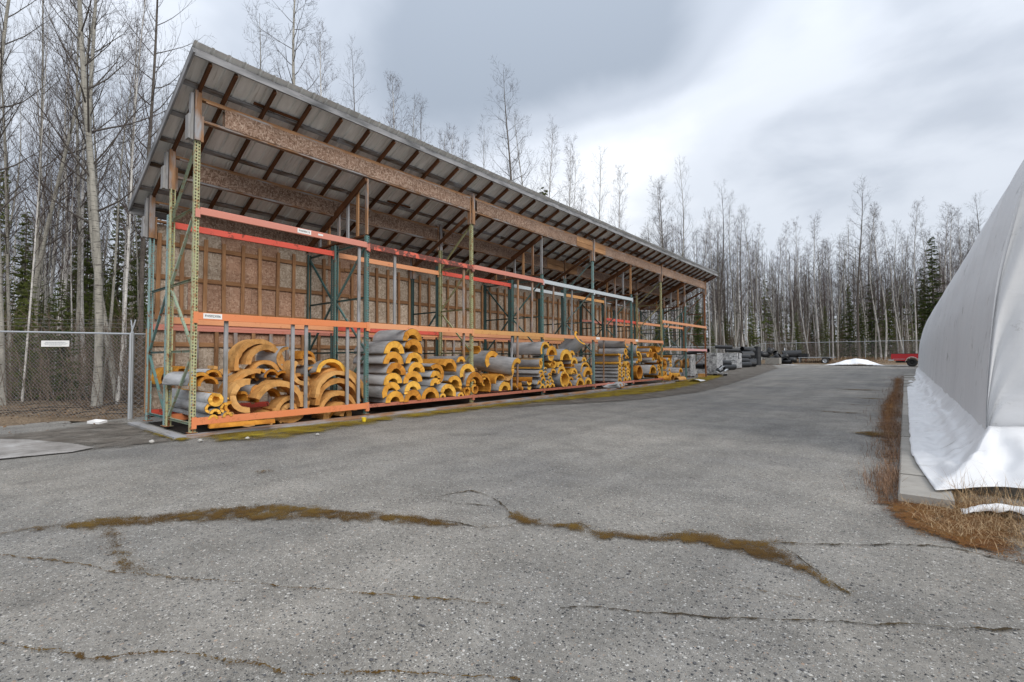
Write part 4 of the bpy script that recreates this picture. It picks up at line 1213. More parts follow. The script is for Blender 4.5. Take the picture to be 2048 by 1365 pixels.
SHELLS = [
    (1,-8.568,6.407,0.265,0.242,0.5,0,180,1.15,1,0,0,0,0),
    (1,-8.568,6.322,0.462,0.243,0.5,22,180,1.15,1,0,0,0,0),
    (1,-8.568,6.352,0.663,0.241,0.5,3,180,1.15,1,0,0,0,0),
    (1,-8.568,6.435,0.869,0.255,0.5,-6,180,1.15,1,1,0,0,0),
    (1,-8.568,6.365,1.096,0.264,0.5,-2,180,1.15,1,1,0,0,0),
    (1,-8.568,6.387,1.322,0.268,0.5,0,180,1.15,1,0,0,0,0),
    (1,-8.568,6.899,0.257,0.248,0.5,3,180,1.15,1,1,0,0,0),
    (1,-8.568,6.899,0.467,0.235,0.5,12,180,1.15,1,0,0,0,0),
    (1,-8.568,6.896,0.671,0.264,0.5,3,180,1.15,1,1,0,0,0),
    (1,-8.568,6.998,0.896,0.235,0.5,-2,180,1.15,1,0,0,0,0),
    (1,-8.568,6.933,1.105,0.242,0.5,0,180,1.15,1,0,0,0,0),
    (1,-8.568,6.907,1.39,0.258,0.5,-18,180,1.15,1,1,0,0,0),
    (1,-8.568,6.882,1.612,0.267,0.5,0,180,1.15,1,1,0,0,0),
    (1,-8.588,7.427,0.272,0.267,0.6,0,180,1.1,1,1,0,0,0),
    (1,-8.608,7.83,0.274,0.096,0.5,0,180,0.9,1,0,0,0,0),
    (1,-8.608,7.597,0.577,0.167,0.35,10,170,0.9,1,0,0,0,0),
    (1,-8.608,7.61,0.75,0.164,0.35,-5,175,0.9,1,0,0,0,0),
    (1,-8.618,7.624,0.826,0.251,0.62,-50,180,0.8,1,1,0,0,0),
    (1,-8.598,8.04,0.964,0.236,0.6,-22,180,1.1,0,1,0,0,0),
    (1,-8.648,8.489,1.109,0.148,0.5,5,170,1.15,1,0,0,0,0),
    (1,-8.588,8.657,0.795,0.275,0.58,14,180,1.1,1,0,0,0,0),
    (1,-8.608,8.001,0.331,0.257,0.6,-15,180,1.1,1,0,0,0,0),
    (1,-8.588,8.207,0.542,0.238,0.6,-30,180,1.1,1,0,0,0,0),
    (2,-8.568,8.903,0.532,0.324,0.6,8,175,1.1,1,1,0,0,0),
    (1,-8.588,8.418,0.259,0.1,0.5,0,180,0.9,1,0,0,0,0),
    (1,-8.608,8.656,0.364,0.119,0.6,80,165,0.8,0,1,0,0,0),
    (1,-8.608,8.656,0.364,0.119,0.6,-100,165,0.8,0,1,0,0,0),
    (2,-8.608,8.945,0.408,0.124,0.6,60,165,0.8,0,1,0,0,0),
    (2,-8.608,8.945,0.408,0.124,0.6,-130,165,0.8,0,1,0,0,0),
    (1,-8.598,8.87,0.585,0.087,0.55,-20,180,0.8,0,1,0,0,0),
    (2,-8.588,9.606,1.138,0.267,0.5,42,180,1.2,1,0,-6,0,0),
    (2,-8.508,10.543,0.921,0.28,0.6,42,180,1.2,1,0,8,-6,0),
    (2,-8.548,10.191,0.866,0.283,0.75,-130,120,0.9,1,2,0,0,0),
    (2,-8.608,10.14,0.31,0.252,0.52,0,180,0.5,1,0,0,0,0),
    (2,-8.648,9.989,0.544,0.231,0.8,14,170,1.0,0,1,0,0,0),
    (2,-8.568,9.267,0.584,0.113,0.6,80,200,0.9,0,0,0,0,0),
    (2,-8.608,9.267,0.467,0.304,0.85,-50,150,0.9,0,1,0,0,0),
    (2,-8.618,11.396,0.632,0.164,0.75,175,180,1.0,0,1,40,0,0),
    (2,-8.618,10.943,0.424,0.152,0.8,150,180,0.8,0,1,25,0,0),
    (2,-8.638,10.713,0.458,0.111,0.7,170,180,0.8,0,1,20,0,0),
    (2,-8.588,11.234,0.517,0.117,0.6,180,180,0.9,1,0,0,0,0),
    (2,-8.588,11.232,0.358,0.094,0.6,178,180,0.9,1,0,0,0,0),
    (2,-8.968,9.439,1.438,0.112,0.75,-90,180,0.7,0,1,0,0,0),
    (2,-8.528,11.982,1.437,0.26,0.72,28,180,1.2,1,0,0,0,0),
    (3,-8.568,12.374,1.293,0.293,0.55,0,180,0.6,1,0,0,0,0),
    (3,-8.588,12.347,1.27,0.161,0.6,178,180,0.6,1,0,0,0,0),
    (3,-8.588,13.226,1.129,0.357,0.6,0,180,1.1,1,0,0,0,0),
    (3,-8.618,13.635,1.289,0.163,0.5,4,180,1.1,1,0,0,0,0),
    (3,-8.528,14.039,1.883,0.289,0.74,92,190,0.8,1,0,0,36,0),
    (3,-8.618,14.41,1.076,0.153,0.55,0,180,1.1,1,0,0,0,0),
    (3,-8.588,13.721,1.005,0.21,0.6,0,180,1.1,1,0,0,0,0),
    (3,-8.588,14.439,0.738,0.312,0.8,6,180,1.1,1,0,0,0,0),
    (3,-8.568,14.582,0.574,0.308,0.6,8,180,0.7,1,0,0,0,0),
    (3,-8.588,14.621,0.276,0.237,0.62,0,180,1.0,1,0,0,0,0),
    (3,-8.588,14.101,0.26,0.256,0.65,0,180,1.0,1,0,0,0,0),
    (3,-8.628,14.084,0.492,0.161,0.7,5,180,1.0,1,0,0,0,0),
    (3,-8.638,13.785,0.65,0.208,0.65,0,180,1.0,0,0,0,0,0),
    (3,-8.608,13.663,0.654,0.1,0.55,0,180,1.0,0,0,0,0,0),
    (3,-8.628,13.699,0.899,0.107,0.55,0,180,1.0,0,1,0,0,0),
    (3,-8.568,13.088,0.51,0.25,0.75,92,165,1.2,1,0,0,0,0),
    (3,-8.568,13.118,0.509,0.25,0.75,-95,150,1.2,1,0,0,0,0),
    (3,-8.588,13.404,0.261,0.166,0.65,0,180,1.0,1,0,0,0,0),
    (3,-8.628,13.583,0.425,0.147,0.65,10,170,1.0,0,1,0,0,0),
    (3,-8.608,12.992,0.699,0.241,0.62,0,180,1.1,1,0,0,0,0),
    (3,-8.628,12.951,0.912,0.186,0.55,0,180,1.1,0,0,0,0,0),
    (3,-8.608,12.548,0.996,0.114,0.6,-95,180,1.0,0,0,0,0,0),
    (3,-8.618,12.331,1.047,0.084,0.6,178,180,1.0,0,0,0,0,0),
    (3,-8.618,12.506,1.061,0.084,0.6,85,180,1.0,0,1,0,0,0),
    (3,-8.608,12.51,0.721,0.146,0.6,0,180,1.1,1,0,0,0,0),
    (2,-8.598,11.909,0.283,0.135,0.55,0,180,1.15,1,0,0,0,0),
    (3,-8.598,12.195,0.279,0.121,0.55,0,180,1.15,1,0,0,0,0),
    (3,-8.598,12.447,0.295,0.123,0.55,0,180,1.15,1,0,0,0,0),
    (2,-8.598,11.757,0.4,0.118,0.55,0,180,1.15,1,0,0,0,0),
    (3,-8.598,12.169,0.408,0.105,0.55,0,180,1.15,1,0,0,0,0),
    (3,-8.598,12.406,0.429,0.103,0.55,0,180,1.15,1,0,0,0,0),
    (2,-8.598,11.952,0.493,0.132,0.55,0,180,1.15,1,0,0,0,0),
    (3,-8.598,12.323,0.542,0.1,0.55,0,180,1.15,1,0,0,0,0),
    (2,-8.598,11.887,0.621,0.119,0.55,0,180,1.15,1,0,0,0,0),
    (3,-8.598,12.303,0.651,0.093,0.55,0,180,1.15,1,0,0,0,0),
    (2,-8.598,11.848,0.724,0.122,0.55,0,180,1.15,1,0,0,0,0),
    (3,-8.598,12.065,0.855,0.07,0.55,0,180,1.15,1,0,0,0,0),
    (3,-8.598,12.064,0.741,0.063,0.55,0,180,1.15,1,0,0,0,0),
    (2,-8.598,11.764,1.03,0.156,0.7,-95,175,1.15,1,0,0,0,0),
    (2,-8.598,11.897,1.047,0.157,0.7,85,175,1.15,1,0,0,0,0),
    (4,-8.588,17.016,0.276,0.157,0.55,0,180,1.15,1,0,0,0,0),
    (4,-8.588,17.02,0.434,0.14,0.55,0,180,1.15,1,0,0,0,0),
    (4,-8.588,17.024,0.571,0.14,0.55,0,180,1.15,1,0,0,0,0),
    (4,-8.588,17.027,0.702,0.14,0.55,0,180,1.15,1,0,0,0,0),
    (4,-8.588,17.031,0.834,0.14,0.55,0,180,1.15,1,0,0,0,0),
    (4,-8.588,17.5,0.273,0.16,0.55,0,180,1.15,1,0,0,0,0),
    (4,-8.588,17.351,0.435,0.139,0.55,0,180,1.15,1,0,0,0,0),
    (4,-8.588,17.355,0.565,0.139,0.55,0,180,1.15,1,0,0,0,0),
    (4,-8.588,17.358,0.693,0.139,0.55,0,180,1.15,1,0,0,0,0),
    (4,-8.588,17.844,0.286,0.163,0.55,0,180,1.15,1,0,0,0,0),
    (4,-8.588,17.738,0.445,0.141,0.55,0,180,1.15,1,0,0,0,0),
    (4,-8.588,17.742,0.575,0.141,0.55,0,180,1.15,1,0,0,0,0),
    (4,-8.588,17.745,0.684,0.141,0.55,0,180,1.15,1,0,0,0,0),
    (4,-8.588,17.352,0.89,0.121,0.6,0,180,1.15,1,0,0,0,0),
    (4,-8.588,17.728,0.914,0.137,0.62,88,170,1.15,0,0,0,0,0),
    (4,-8.588,17.728,0.914,0.137,0.62,-92,170,1.15,0,0,0,0,0),
    (4,-8.548,16.857,1.148,0.212,0.75,-80,180,1.15,1,0,0,0,0),
    (4,-8.588,17.144,1.146,0.203,0.72,95,180,1.15,1,0,0,0,0),
    (4,-8.618,17.41,1.215,0.122,0.6,85,180,1.15,1,0,0,0,0),
    (4,-8.608,17.71,1.161,0.145,0.6,0,180,1.15,1,1,0,0,0),
    (4,-8.588,17.56,1.433,0.14,0.6,85,172,1.15,1,0,0,0,0),
    (4,-8.588,17.56,1.433,0.14,0.6,-95,172,1.15,1,0,0,0,0),
    (4,-8.568,17.666,1.812,0.22,0.82,140,150,1.2,1,0,0,0,0),
    (5,-8.568,18.696,1.477,0.223,0.82,92,170,0.6,1,0,0,0,0),
    (5,-8.608,18.773,1.156,0.309,0.8,-30,165,1.0,0,0,0,0,0),
    (5,-8.608,18.798,1.009,0.147,0.55,0,180,0.7,1,0,0,0,0),
    (5,-8.588,18.558,0.957,0.102,0.55,0,180,0.7,1,1,0,0,0),
    (5,-8.568,18.765,0.583,0.29,0.82,90,172,0.75,0,1,0,0,0),
    (5,-8.568,18.765,0.583,0.29,0.82,-90,172,0.75,0,1,0,0,0),
    (5,-8.588,20.192,0.483,0.377,0.8,0,180,1.1,1,0,0,0,0),
    (5,-8.588,20.931,0.412,0.171,0.62,0,180,1.1,1,0,0,0,0),
    (5,-8.598,20.862,0.587,0.159,0.62,0,180,1.1,1,0,0,0,0),
    (5,-8.608,20.842,0.737,0.143,0.6,0,180,1.1,1,0,0,0,0),
    (5,-8.608,20.504,1.149,0.298,0.8,0,180,1.1,0,1,0,0,0),
    (5,-8.588,21.165,1.237,0.225,0.8,168,180,1.0,0,1,0,0,0),
    (5,-8.568,20.723,1.721,0.306,0.9,178,170,1.2,0,1,0,0,0),
    (5,-8.588,19.665,1.371,0.156,0.6,178,180,1.15,1,0,0,0,0),
    (5,-8.588,19.968,1.449,0.146,0.6,0,180,1.15,1,0,0,0,0),
    (5,-8.618,20.308,1.063,0.146,0.6,0,180,1.0,1,0,0,0,0),
    (5,-8.608,20.752,0.97,0.111,0.55,0,180,1.0,1,1,0,0,0),
    (5,-8.608,21.165,0.896,0.116,0.55,180,180,1.0,0,1,0,0,0),
    (6,-8.608,21.636,1.022,0.127,0.6,80,170,1.0,0,1,0,0,0),
    (6,-8.608,21.636,1.022,0.127,0.6,-100,170,1.0,0,1,0,0,0),
    (6,-8.588,21.586,0.403,0.167,0.62,90,170,1.0,0,0,0,0,0),
    (6,-8.588,21.586,0.403,0.167,0.62,-90,170,1.0,0,0,0,0,0),
    (6,-8.598,21.603,0.829,0.194,0.7,-90,180,1.0,0,1,0,0,0),
    (6,-8.618,22.116,1.038,0.137,0.55,0,180,1.0,1,0,0,0,0),
    (6,-8.618,22.302,0.912,0.125,0.55,0,180,1.0,1,0,0,0,0),
    (6,-8.618,22.35,0.755,0.138,0.55,0,180,1.0,1,0,0,0,0),
    (6,-8.618,22.177,0.56,0.121,0.55,0,180,1.0,1,0,0,0,0),
    (6,-8.618,22.252,0.378,0.146,0.55,0,180,1.0,1,0,0,0,0),
    (6,-8.548,22.4,0.108,0.303,0.82,0,180,0.7,0,1,0,0,0),
    (6,-8.568,23.261,0.262,0.164,0.7,0,180,0.9,0,0,0,0,0),
    (6,-8.608,23.616,0.432,0.244,0.72,5,180,0.9,1,0,0,0,0),
    (6,-8.548,21.688,0.217,0.143,0.8,0,180,0.6,0,1,60,0,0),
    (6,-8.418,23.424,0.114,0.155,0.8,0,180,0.9,0,2,88,0,0),
    (6,-8.768,22.95,1.042,0.257,0.92,-60,110,0.8,0,1,30,0,0),
    (0,-8.568,2.915,0.565,0.109,0.5,178,300,2.3,1,0,-2,0,0),
    (0,-8.598,2.852,0.429,0.081,0.55,88,180,2.3,1,0,-2,0,0),
    (0,-8.578,2.913,0.337,0.082,0.5,-4,180,2.3,1,0,-1,0,0),
    (0,-8.588,2.886,0.255,0.074,0.5,0,180,2.3,1,0,-1,0,0),
    (0,-8.578,3.096,0.276,0.078,0.5,2,180,2.2,1,0,2,0,0),
    (0,-8.608,3.074,0.42,0.086,0.55,60,190,2.2,1,0,3,0,0),
    (0,-8.618,3.147,0.426,0.091,0.55,75,180,1.2,0,1,6,0,0),
    (0,-8.668,3.065,0.537,0.078,0.55,10,170,2.2,1,0,-3,0,0),
    (0,-9.368,3.923,1.111,0.475,0.82,14,178,0.35,0,2,6,0,0),
    (0,-9.288,3.995,1.118,0.369,0.74,0,180,0.3,0,2,4,0,0),
    (0,-9.218,3.948,0.914,0.28,0.75,0,180,0.3,0,2,-3,0,0),
    (0,-9.118,3.674,0.516,0.462,0.85,60,95,0.35,0,2,0,0,0),
    (0,-8.968,3.712,0.554,0.485,0.84,48,110,0.38,0,2,0,0,0),
    (0,-8.718,3.471,0.581,0.292,0.68,90,190,0.32,0,2,0,0,0),
    (0,-8.718,3.996,0.343,0.477,0.8,-14,158,0.4,0,2,0,0,0),
    (0,-8.768,4.225,0.395,0.354,0.76,188,170,0.45,0,2,-4,0,0),
    (0,-8.868,4.275,0.236,0.294,0.72,0,170,0.35,0,2,0,0,0),
    (0,-8.868,4.275,0.222,0.171,0.55,0,175,0.35,0,2,0,0,0),
    (0,-8.718,3.479,0.386,0.33,0.78,150,95,0.35,0,2,0,0,0),
    (0,-9.018,3.719,0.636,0.116,0.55,40,190,0.5,1,2,20,0,0),
    (0,-9.068,4.008,0.888,0.136,0.7,10,175,0.7,1,1,0,0,0),
    (0,-9.118,4.234,0.852,0.139,0.7,-5,175,0.6,1,1,0,0,0),
    (0,-9.268,4.399,1.212,0.242,0.75,90,185,0.6,1,2,12,0,0),
    (0,-9.088,3.808,0.894,0.147,0.65,15,170,0.4,0,1,0,0,0),
    (0,-9.118,3.983,0.455,0.231,0.75,10,175,0.35,0,1,0,0,0),
    (0,-8.968,3.48,0.498,0.154,0.72,-40,120,0.35,0,1,30,0,0),
    (0,-9.118,4.72,1.21,0.167,0.65,0,178,0.35,0,1,8,0,0),
    (0,-9.068,4.733,1.095,0.156,0.65,0,175,0.35,0,2,4,0,0),
    (0,-8.918,4.582,0.985,0.289,0.72,120,150,0.4,0,2,0,0,0),
    (0,-9.018,4.753,0.922,0.144,0.7,10,170,0.6,1,2,0,0,0),
    (0,-8.788,5.049,0.896,0.323,0.78,-8,172,0.3,1,0,0,8,0),
    (0,-8.968,5.302,0.414,0.629,0.86,0,178,0.35,0,2,0,0,0),
    (0,-8.748,5.18,0.469,0.504,0.84,8,165,0.35,0,2,0,0,0),
    (0,-8.768,5.193,0.314,0.505,0.82,0,178,0.38,0,2,0,0,0),
    (0,-8.748,5.175,0.142,0.426,0.8,0,178,0.45,0,2,0,0,0),
    (0,-8.818,5.209,0.032,0.316,0.62,0,180,0.45,0,2,0,0,0),
    (0,-8.968,5.249,0.009,0.164,0.7,0,180,0.4,0,1,0,0,0),
    (0,-8.748,5.478,0.025,0.269,0.72,20,120,0.4,0,2,0,0,0),
    (0,-10.818,2.777,0.855,0.218,0.7,20,200,0.3,0,1,8,0,0),
    (0,-9.868,2.786,0.959,0.136,0.7,0,180,0.35,0,1,6,0,0),
    (0,-9.268,2.768,0.848,0.123,0.7,10,170,0.5,1,1,0,0,0),
    (0,-9.068,2.841,0.818,0.179,0.7,15,170,0.8,1,1,12,0,0),
    (0,-9.168,3.068,0.897,0.145,0.7,0,178,0.6,1,1,8,0,0),
    (0,-9.018,2.951,0.776,0.155,0.75,5,175,0.5,0,1,0,0,0),
    (0,-9.218,3.251,1.064,0.162,0.6,115,80,0.3,0,2,0,0,0),
    (0,-9.518,3.563,0.786,0.27,0.78,-20,150,0.3,0,2,8,0,0),
    (0,-9.418,3.753,0.726,0.204,0.72,25,170,0.3,0,2,-10,0,0),
    (0,-9.318,4.205,0.596,0.239,0.75,-15,170,0.3,0,2,5,0,0),
    (0,-9.368,4.116,0.711,0.168,0.7,30,180,0.35,1,2,15,0,0),
    (0,-9.268,4.578,0.692,0.217,0.75,-30,160,0.3,0,2,-6,0,0),
    (0,-9.468,4.645,0.887,0.191,0.72,10,170,0.3,0,1,10,0,0),
    (0,-9.168,4.581,0.695,0.244,0.75,20,170,0.3,0,2,-5,0,0),
    (0,-9.018,4.553,0.363,0.212,0.72,0,180,0.35,0,2,0,0,0),
    (0,-9.088,4.951,0.139,0.249,0.74,5,178,0.35,0,2,0,0,0),
    (0,-9.168,5.218,0.079,0.196,0.7,0,180,0.4,0,2,0,0,0),
    (0,-9.118,5.742,0.252,0.313,0.8,10,150,0.35,0,2,0,0,0),
    (0,-8.918,3.9,0.101,0.186,0.7,0,170,0.35,0,2,0,0,0),
    (0,-8.768,3.783,0.177,0.078,0.6,0,180,0.3,0,2,0,0,0),
    (0,-8.788,3.973,0.038,0.106,0.65,5,175,0.3,0,2,0,0,0),
    (0,-8.468,2.781,0.135,0.066,0.55,0,180,0.95,0,1,-100,0,0),
]


# ------------------------------------------------------------------ pipe insulation shells
def shell_mesh(R_, t, arc, L, mat, seed, jack=True):
    """foam shell: ring sector swept along -X; returns foam mesh"""
    key = ('shell', round(R_, 3), t, arc, L, mat, seed)
    if key in MESHES:
        return MESHES[key]
    rg = random.Random(seed)
    n = max(8, int(arc / 9))
    nx = 4
    mb = MB()
    r_in = R_ * t
    secs = []
    ex = [0.010 * mnoise.noise(Vector((k_ * 0.35, seed * 2.3, 1))) - (0.022 * rg.random() if rg.random() < 0.06 else 0) for k_ in range(n + 1)]
    for s in range(nx + 1):
        x = -L * s / nx
        row = []
        for k in range(n + 1):
            a = math.radians(180 - arc / 2 + arc * k / n)
            wob = 1 + 0.018 * math.sin(3 * a + seed) + rg.uniform(-.010, .010) - (0.06 * rg.random() if rg.random() < 0.07 and not jack else 0)
            row.append((x + (ex[k] if s == 0 else 0), R_ * wob * math.sin(a), -R_ * wob * math.cos(a)))
        for k in range(n, -1, -1):
            a = math.radians(180 - arc / 2 + arc * k / n)
            wob = 1 + rg.uniform(-.022, .022)
            row.append((x + (ex[k] if s == 0 else 0), r_in * wob * math.sin(a), -r_in * wob * math.cos(a)))
        secs.append(row)
    m = len(secs[0])
    for row in secs:
        mb.v += row
    for s in range(nx):
        for k in range(m):
            k2 = (k + 1) % m
            mb.f.append((s * m + k, s * m + k2, (s + 1) * m + k2, (s + 1) * m + k))
    for base, rev in ((0, False), (nx * m, True)):
        for k in range(n):
            q = (base + k, base + m - 1 - k, base + m - 2 - k, base + k + 1)
            mb.f.append(q if not rev else q[::-1])
    me = mb.mesh('foam', mat)
    MESHES[key] = me
    return me


def jacket_mesh(R_, arc, L, seed):
    key = ('jacket', round(R_, 3), arc, L, seed)
    if key in MESHES:
        return MESHES[key]
    rg = random.Random(seed + 77)
    n = max(8, int(arc / 8))
    nx = 6
    mb = MB()
    P, Q = [], []
    front = [-0.004 - 0.05 * max(0, mnoise.noise(Vector((k * 0.3, seed * 1.7, 0)))) for k in range(n + 1)]
    for s in range(nx + 1):
        u = s / nx
        row, row2 = [], []
        for k in range(n + 1):
            a = math.radians(180 - arc / 2 - 1 + (arc + 2) * k / n)
            x = front[k] * (1 - u) + (-L + 0.004) * u
            rr = R_ * 1.016 + 0.003 + 0.007 * mnoise.noise(Vector((x * 3, k * 0.35, seed)))
            row.append((x, rr * math.sin(a), -rr * math.cos(a)))
            row2.append((x, (rr + .003) * math.sin(a), -(rr + .003) * math.cos(a)))
        P.append(row)
        Q.append(row2)
    mb.grid([p + q[::-1] + [p[0]] for p, q in zip(P, Q)])
    me = mb.mesh('jacket', 'jacket', True)
    MESHES[key] = me
    return me


def build_shells():
    TONE = ['foam_yellow', 'foam_orange', 'foam_sand']
    TN = ['yellow', 'orange-brown', 'sandy']
    bays = {}
    for i, s in enumerate(SHELLS):
        bays.setdefault(max(0, s[0]), []).append((i, s))
    rank = {}
    for b_, lst in bays.items():
        for lv in range(4):
            grp = sorted([q for q in lst if lv == int(np.digitize(q[1][3], [0.42, 0.72, 1.05]))], key=lambda q: q[1][2])
            for k, q in enumerate(grp):
                rank[q[0]] = (lv, k, len(grp))
    LV = ['bottom', 'lower', 'upper', 'top']
    for i, (bay, x, y, z, R_, t, op, arc, L, J, tone, yaw, pit, kind) in enumerate(SHELLS):
        bay = max(0, bay)
        if bay == 0 and L < 1.0:
            y = max(y, Y0 + R_ + 0.06)
        mat = TONE[tone]
        me = shell_mesh(R_, t, arc, L, mat, i, bool(J))
        o = put('pipe_insulation_shell', me)
        M = Matrix.Translation((x, y, z)) @ Matrix.Rotation(R(yaw), 4, 'Z') @ Matrix.Rotation(R(-pit), 4, 'Y') @ Matrix.Rotation(R(op), 4, 'X')
        o.matrix_basis = M
        if J:
            put('jacket', jacket_mesh(R_, arc, L, i), o)
        lv, k, n = rank[i]
        size = 'large' if R_ > 0.28 else ('small' if R_ < 0.13 else 'medium')
        sk = 'grey-jacketed' if J else 'bare'
        fm_ = 'ring' if arc > 200 else ('half shell' if arc > 140 else 'arc segment')
        tag(o, '%s %s %s foam pipe %s, %s from left, %s row of %s bay' % (size, sk, TN[tone], fm_, ordinal(k), LV[lv], ORD[bay]),
            'pipe insulation', 'foam pipe insulation shells in the racks')


build_shells()


# ------------------------------------------------------------------ fabric tent and kerb
def build_tent():
    prof = [(0.62, 0.22), (0.65, 0.9), (0.74, 1.9), (0.87, 2.55), (0.98, 3.0), (1.17, 3.55), (1.42, 4.05), (1.72, 4.6), (2.1, 5.25), (2.62, 6.25),
            (3.35, 7.45), (4.5, 8.8), (6.2, 10.0), (8.4, 10.8), (10.6, 11.05), (12.8, 10.8), (15.0, 10.0), (16.7, 8.8), (17.9, 7.45), (18.6, 6.25),
            (19.2, 5.25), (19.9, 4.05), (20.4, 2.55), (20.6, 0.22)]
    pts = []
    for i in range(len(prof) - 1):
        p0, p1, p2, p3 = prof[max(i - 1, 0)], prof[i], prof[i + 1], prof[min(i + 2, len(prof) - 1)]
        for k in range(4):
            t = k / 4
            f = lambda a, b_, c, d: 0.5 * (2 * b_ + (c - a) * t + (2 * a - 5 * b_ + 4 * c - d) * t * t + (3 * b_ - a - 3 * c + d) * t ** 3)
            pts.append((f(p0[0], p1[0], p2[0], p3[0]), f(p0[1], p1[1], p2[1], p3[1])))
    pts.append(prof[-1])
    ya, yb = 7.0, 42.0
    root = empty('fabric_tent', (10.6, ya, 0), label='large white fabric arch tent standing on a concrete kerb', cat='tent')
    org = Vector((10.6, ya, 0))
    tr0, trs = 7.06, 2.1
    ys = [ya]
    y = ya
    while y < yb:
        y += 0.075 if y < 12 else (0.12 if y < 22 else 0.25)
        ys.append(min(y, yb))
    P = []
    for y in ys:
        ph = ((y - tr0) / trs) % 1.0
        dtr = min(ph, 1 - ph) * trs
        row = []
        for j, (x, z) in enumerate(pts):
            a, b_ = pts[max(j - 1, 0)], pts[min(j + 1, len(pts) - 1)]
            tx, tz = b_[0] - a[0], b_[1] - a[1]
            l = math.hypot(tx, tz)
            nx, nz = -tz / l, tx / l
            up_ = min(1, max(0, z - 0.4) / 2.2)
            d = -0.085 * up_ * math.sin(math.pi * ph) ** 0.7               # sag between the arches
            d += 0.012 * math.exp(-(dtr / 0.06) ** 2)
            d += (0.010 * math.exp(-(dtr / 0.5) ** 2) + 0.004) * mnoise.noise(Vector((y * 7.0, z * 0.30, x * 0.3)))
            d += 0.020 * mnoise.noise(Vector((y * 0.9, z * 0.6, 3.1)))
            row.append((x + nx * d - org.x, y - org.y, z + nz * d))
        P.append(row)
    mb = MB().grid(P)
    build(mb, 'cover', 'tent_fabric', root, True)
    # gable ends
    for y in (ya + 0.01, yb - 0.01):
        mb = MB()
        cols_ = []
        for (x, z) in pts:
            cols_.append([(x - org.x, y - org.y + (0.05 * mnoise.noise(Vector((x * .7, k * 0.7, y))) + 0.015 * mnoise.noise(Vector((x * 5, k * 0.5, y)))) * (0 < k < 20), 0.30 + (z - 0.30) * k / 20) for k in range(21)])
        mb.grid(cols_)
        build(mb, 'gable_end', 'tent_fabric', root, True)
    # skirt: hem that flares over the kerb, fans round the near corner and lifts along the gable
    inner, outer, hz, pw = [], [], [], []
    for y in np.r_[np.arange(yb, 14, -0.12), np.arange(14, ya, -0.05)]:
        xo = 0.02 + 0.012 * mnoise.noise(Vector((0, y * 2.0, 7)))
        if y < 7.6:
            xo += (7.6 - y) * 0.02
        inner.append((0.652, y))
        outer.append((xo, y))
        hz.append(0.100)
        pw.append(3.2)
    fan = [(0.045, 6.95), (0.06, 6.6), (0.093, 6.19), (0.125, 5.8), (0.166, 5.32), (0.25, 5.43), (0.36, 5.56), (0.48, 5.70), (0.62, 5.80), (0.80, 5.80), (1.1, 5.78), (1.7, 5.75), (3.2, 5.72)]
    inn = [(0.652, 6.98), (0.652, 6.97), (0.653, 6.96), (0.655, 6.95), (0.66, 6.94), (0.67, 6.94), (0.69, 6.94), (0.73, 6.94), (0.80, 6.94), (0.95, 6.94), (1.2, 6.94), (1.8, 6.94), (3.2, 6.94)]
    hh = [.10, .10, .10, .10, .10, .10, .10, .10, .11, .12, .14, .18, .20]
    for i in range(len(fan) - 1):
        for k in range(6):
            t = k / 6
            outer.append((fan[i][0] * (1 - t) + fan[i + 1][0] * t, fan[i][1] * (1 - t) + fan[i + 1][1] * t))
            inner.append((inn[i][0] * (1 - t) + inn[i + 1][0] * t, inn[i][1] * (1 - t) + inn[i + 1][1] * t))
            hz.append(hh[i] * (1 - t) + hh[i + 1] * t)
            pw.append(max(1.5, 3.2 - 0.35 * (i + t)))
    P = []
    ns = 26
    for (ix, iy), (ox, oy), h0, p_ in zip(inner, outer, hz, pw):
        row = []
        for k in range(ns + 1):
            s = k / ns
            x, y = ix + (ox - ix) * s, iy + (oy - iy) * s
            z = h0 + 0.36 * (1 - s) ** p_ + 0.03 * (1 - s)
            z += (0.060 * mnoise.noise(Vector((x * 5, y * 1.9, 1))) + 0.034 * mnoise.noise(Vector((x * 9, y * 5.5, 5)))) * math.sin(math.pi * s) ** 0.7
            z += 0.035 * math.exp(-((s - 0.30 - 0.08 * mnoise.noise(Vector((y * 0.8, 2, 2)))) / 0.05) ** 2) * (0.5 + mnoise.noise(Vector((y * 0.9, x, 4))))
            z += 0.012 * mnoise.noise(Vector((x * 2 + y * 6, y * 0.6, 8))) * s
            row.append((x - org.x, y - org.y, max(z, 0.098)))
        P.append(row)
    sk = build(MB().grid(P), 'skirt', 'tent_fabric', root, True)
    sol = sk.modifiers.new('thickness', 'SOLIDIFY')
    sol.thickness = 0.004
    # steel arch legs inside the cover
    y = tr0
    while y < yb:
        mb = MB().tube([(p[0] + 0.16 - org.x, y - org.y, p[1]) for p in pts[:40:4]], 0.03, 6)
        build(mb, 'arch_leg', 'galvanised', root)
        y += trs
    # kerb
    kerb = tag(put('concrete_kerb', None), kind='structure')
    y = 5.12
    rg = random.Random(8)
    for L in (0.85, 0.27, 2.53, 0.62, 2.6, 2.6, 2.6, 2.6, 2.6, 2.6, 2.6, 2.6, 2.6, 2.6, 2.6, 2.6):
        if y > yb:
            break
        c = 0.012
        h_ = 0.085 + rg.uniform(-.006, .006)
        mb = MB()
        xr_ = 0.27 if y < 5.5 else 0.95
        prof_ = [(-.075, -0.05), (-.075, h_ - c), (-.075 + c, h_), (xr_, h_), (xr_, -0.05)]
        n = len(prof_)
        y1 = y + L - 0.014
        gz = ground_z((y + y1) / 2) * 0.6
        mb.v = [(a, y, b_ + gz) for a, b_ in prof_] + [(a, y1, b_ + gz) for a, b_ in prof_]
        mb.f = [tuple(range(n)), tuple(range(2 * n - 1, n - 1, -1))] + [(k, n + k, n + (k + 1) % n, (k + 1) % n) for k in range(n)]
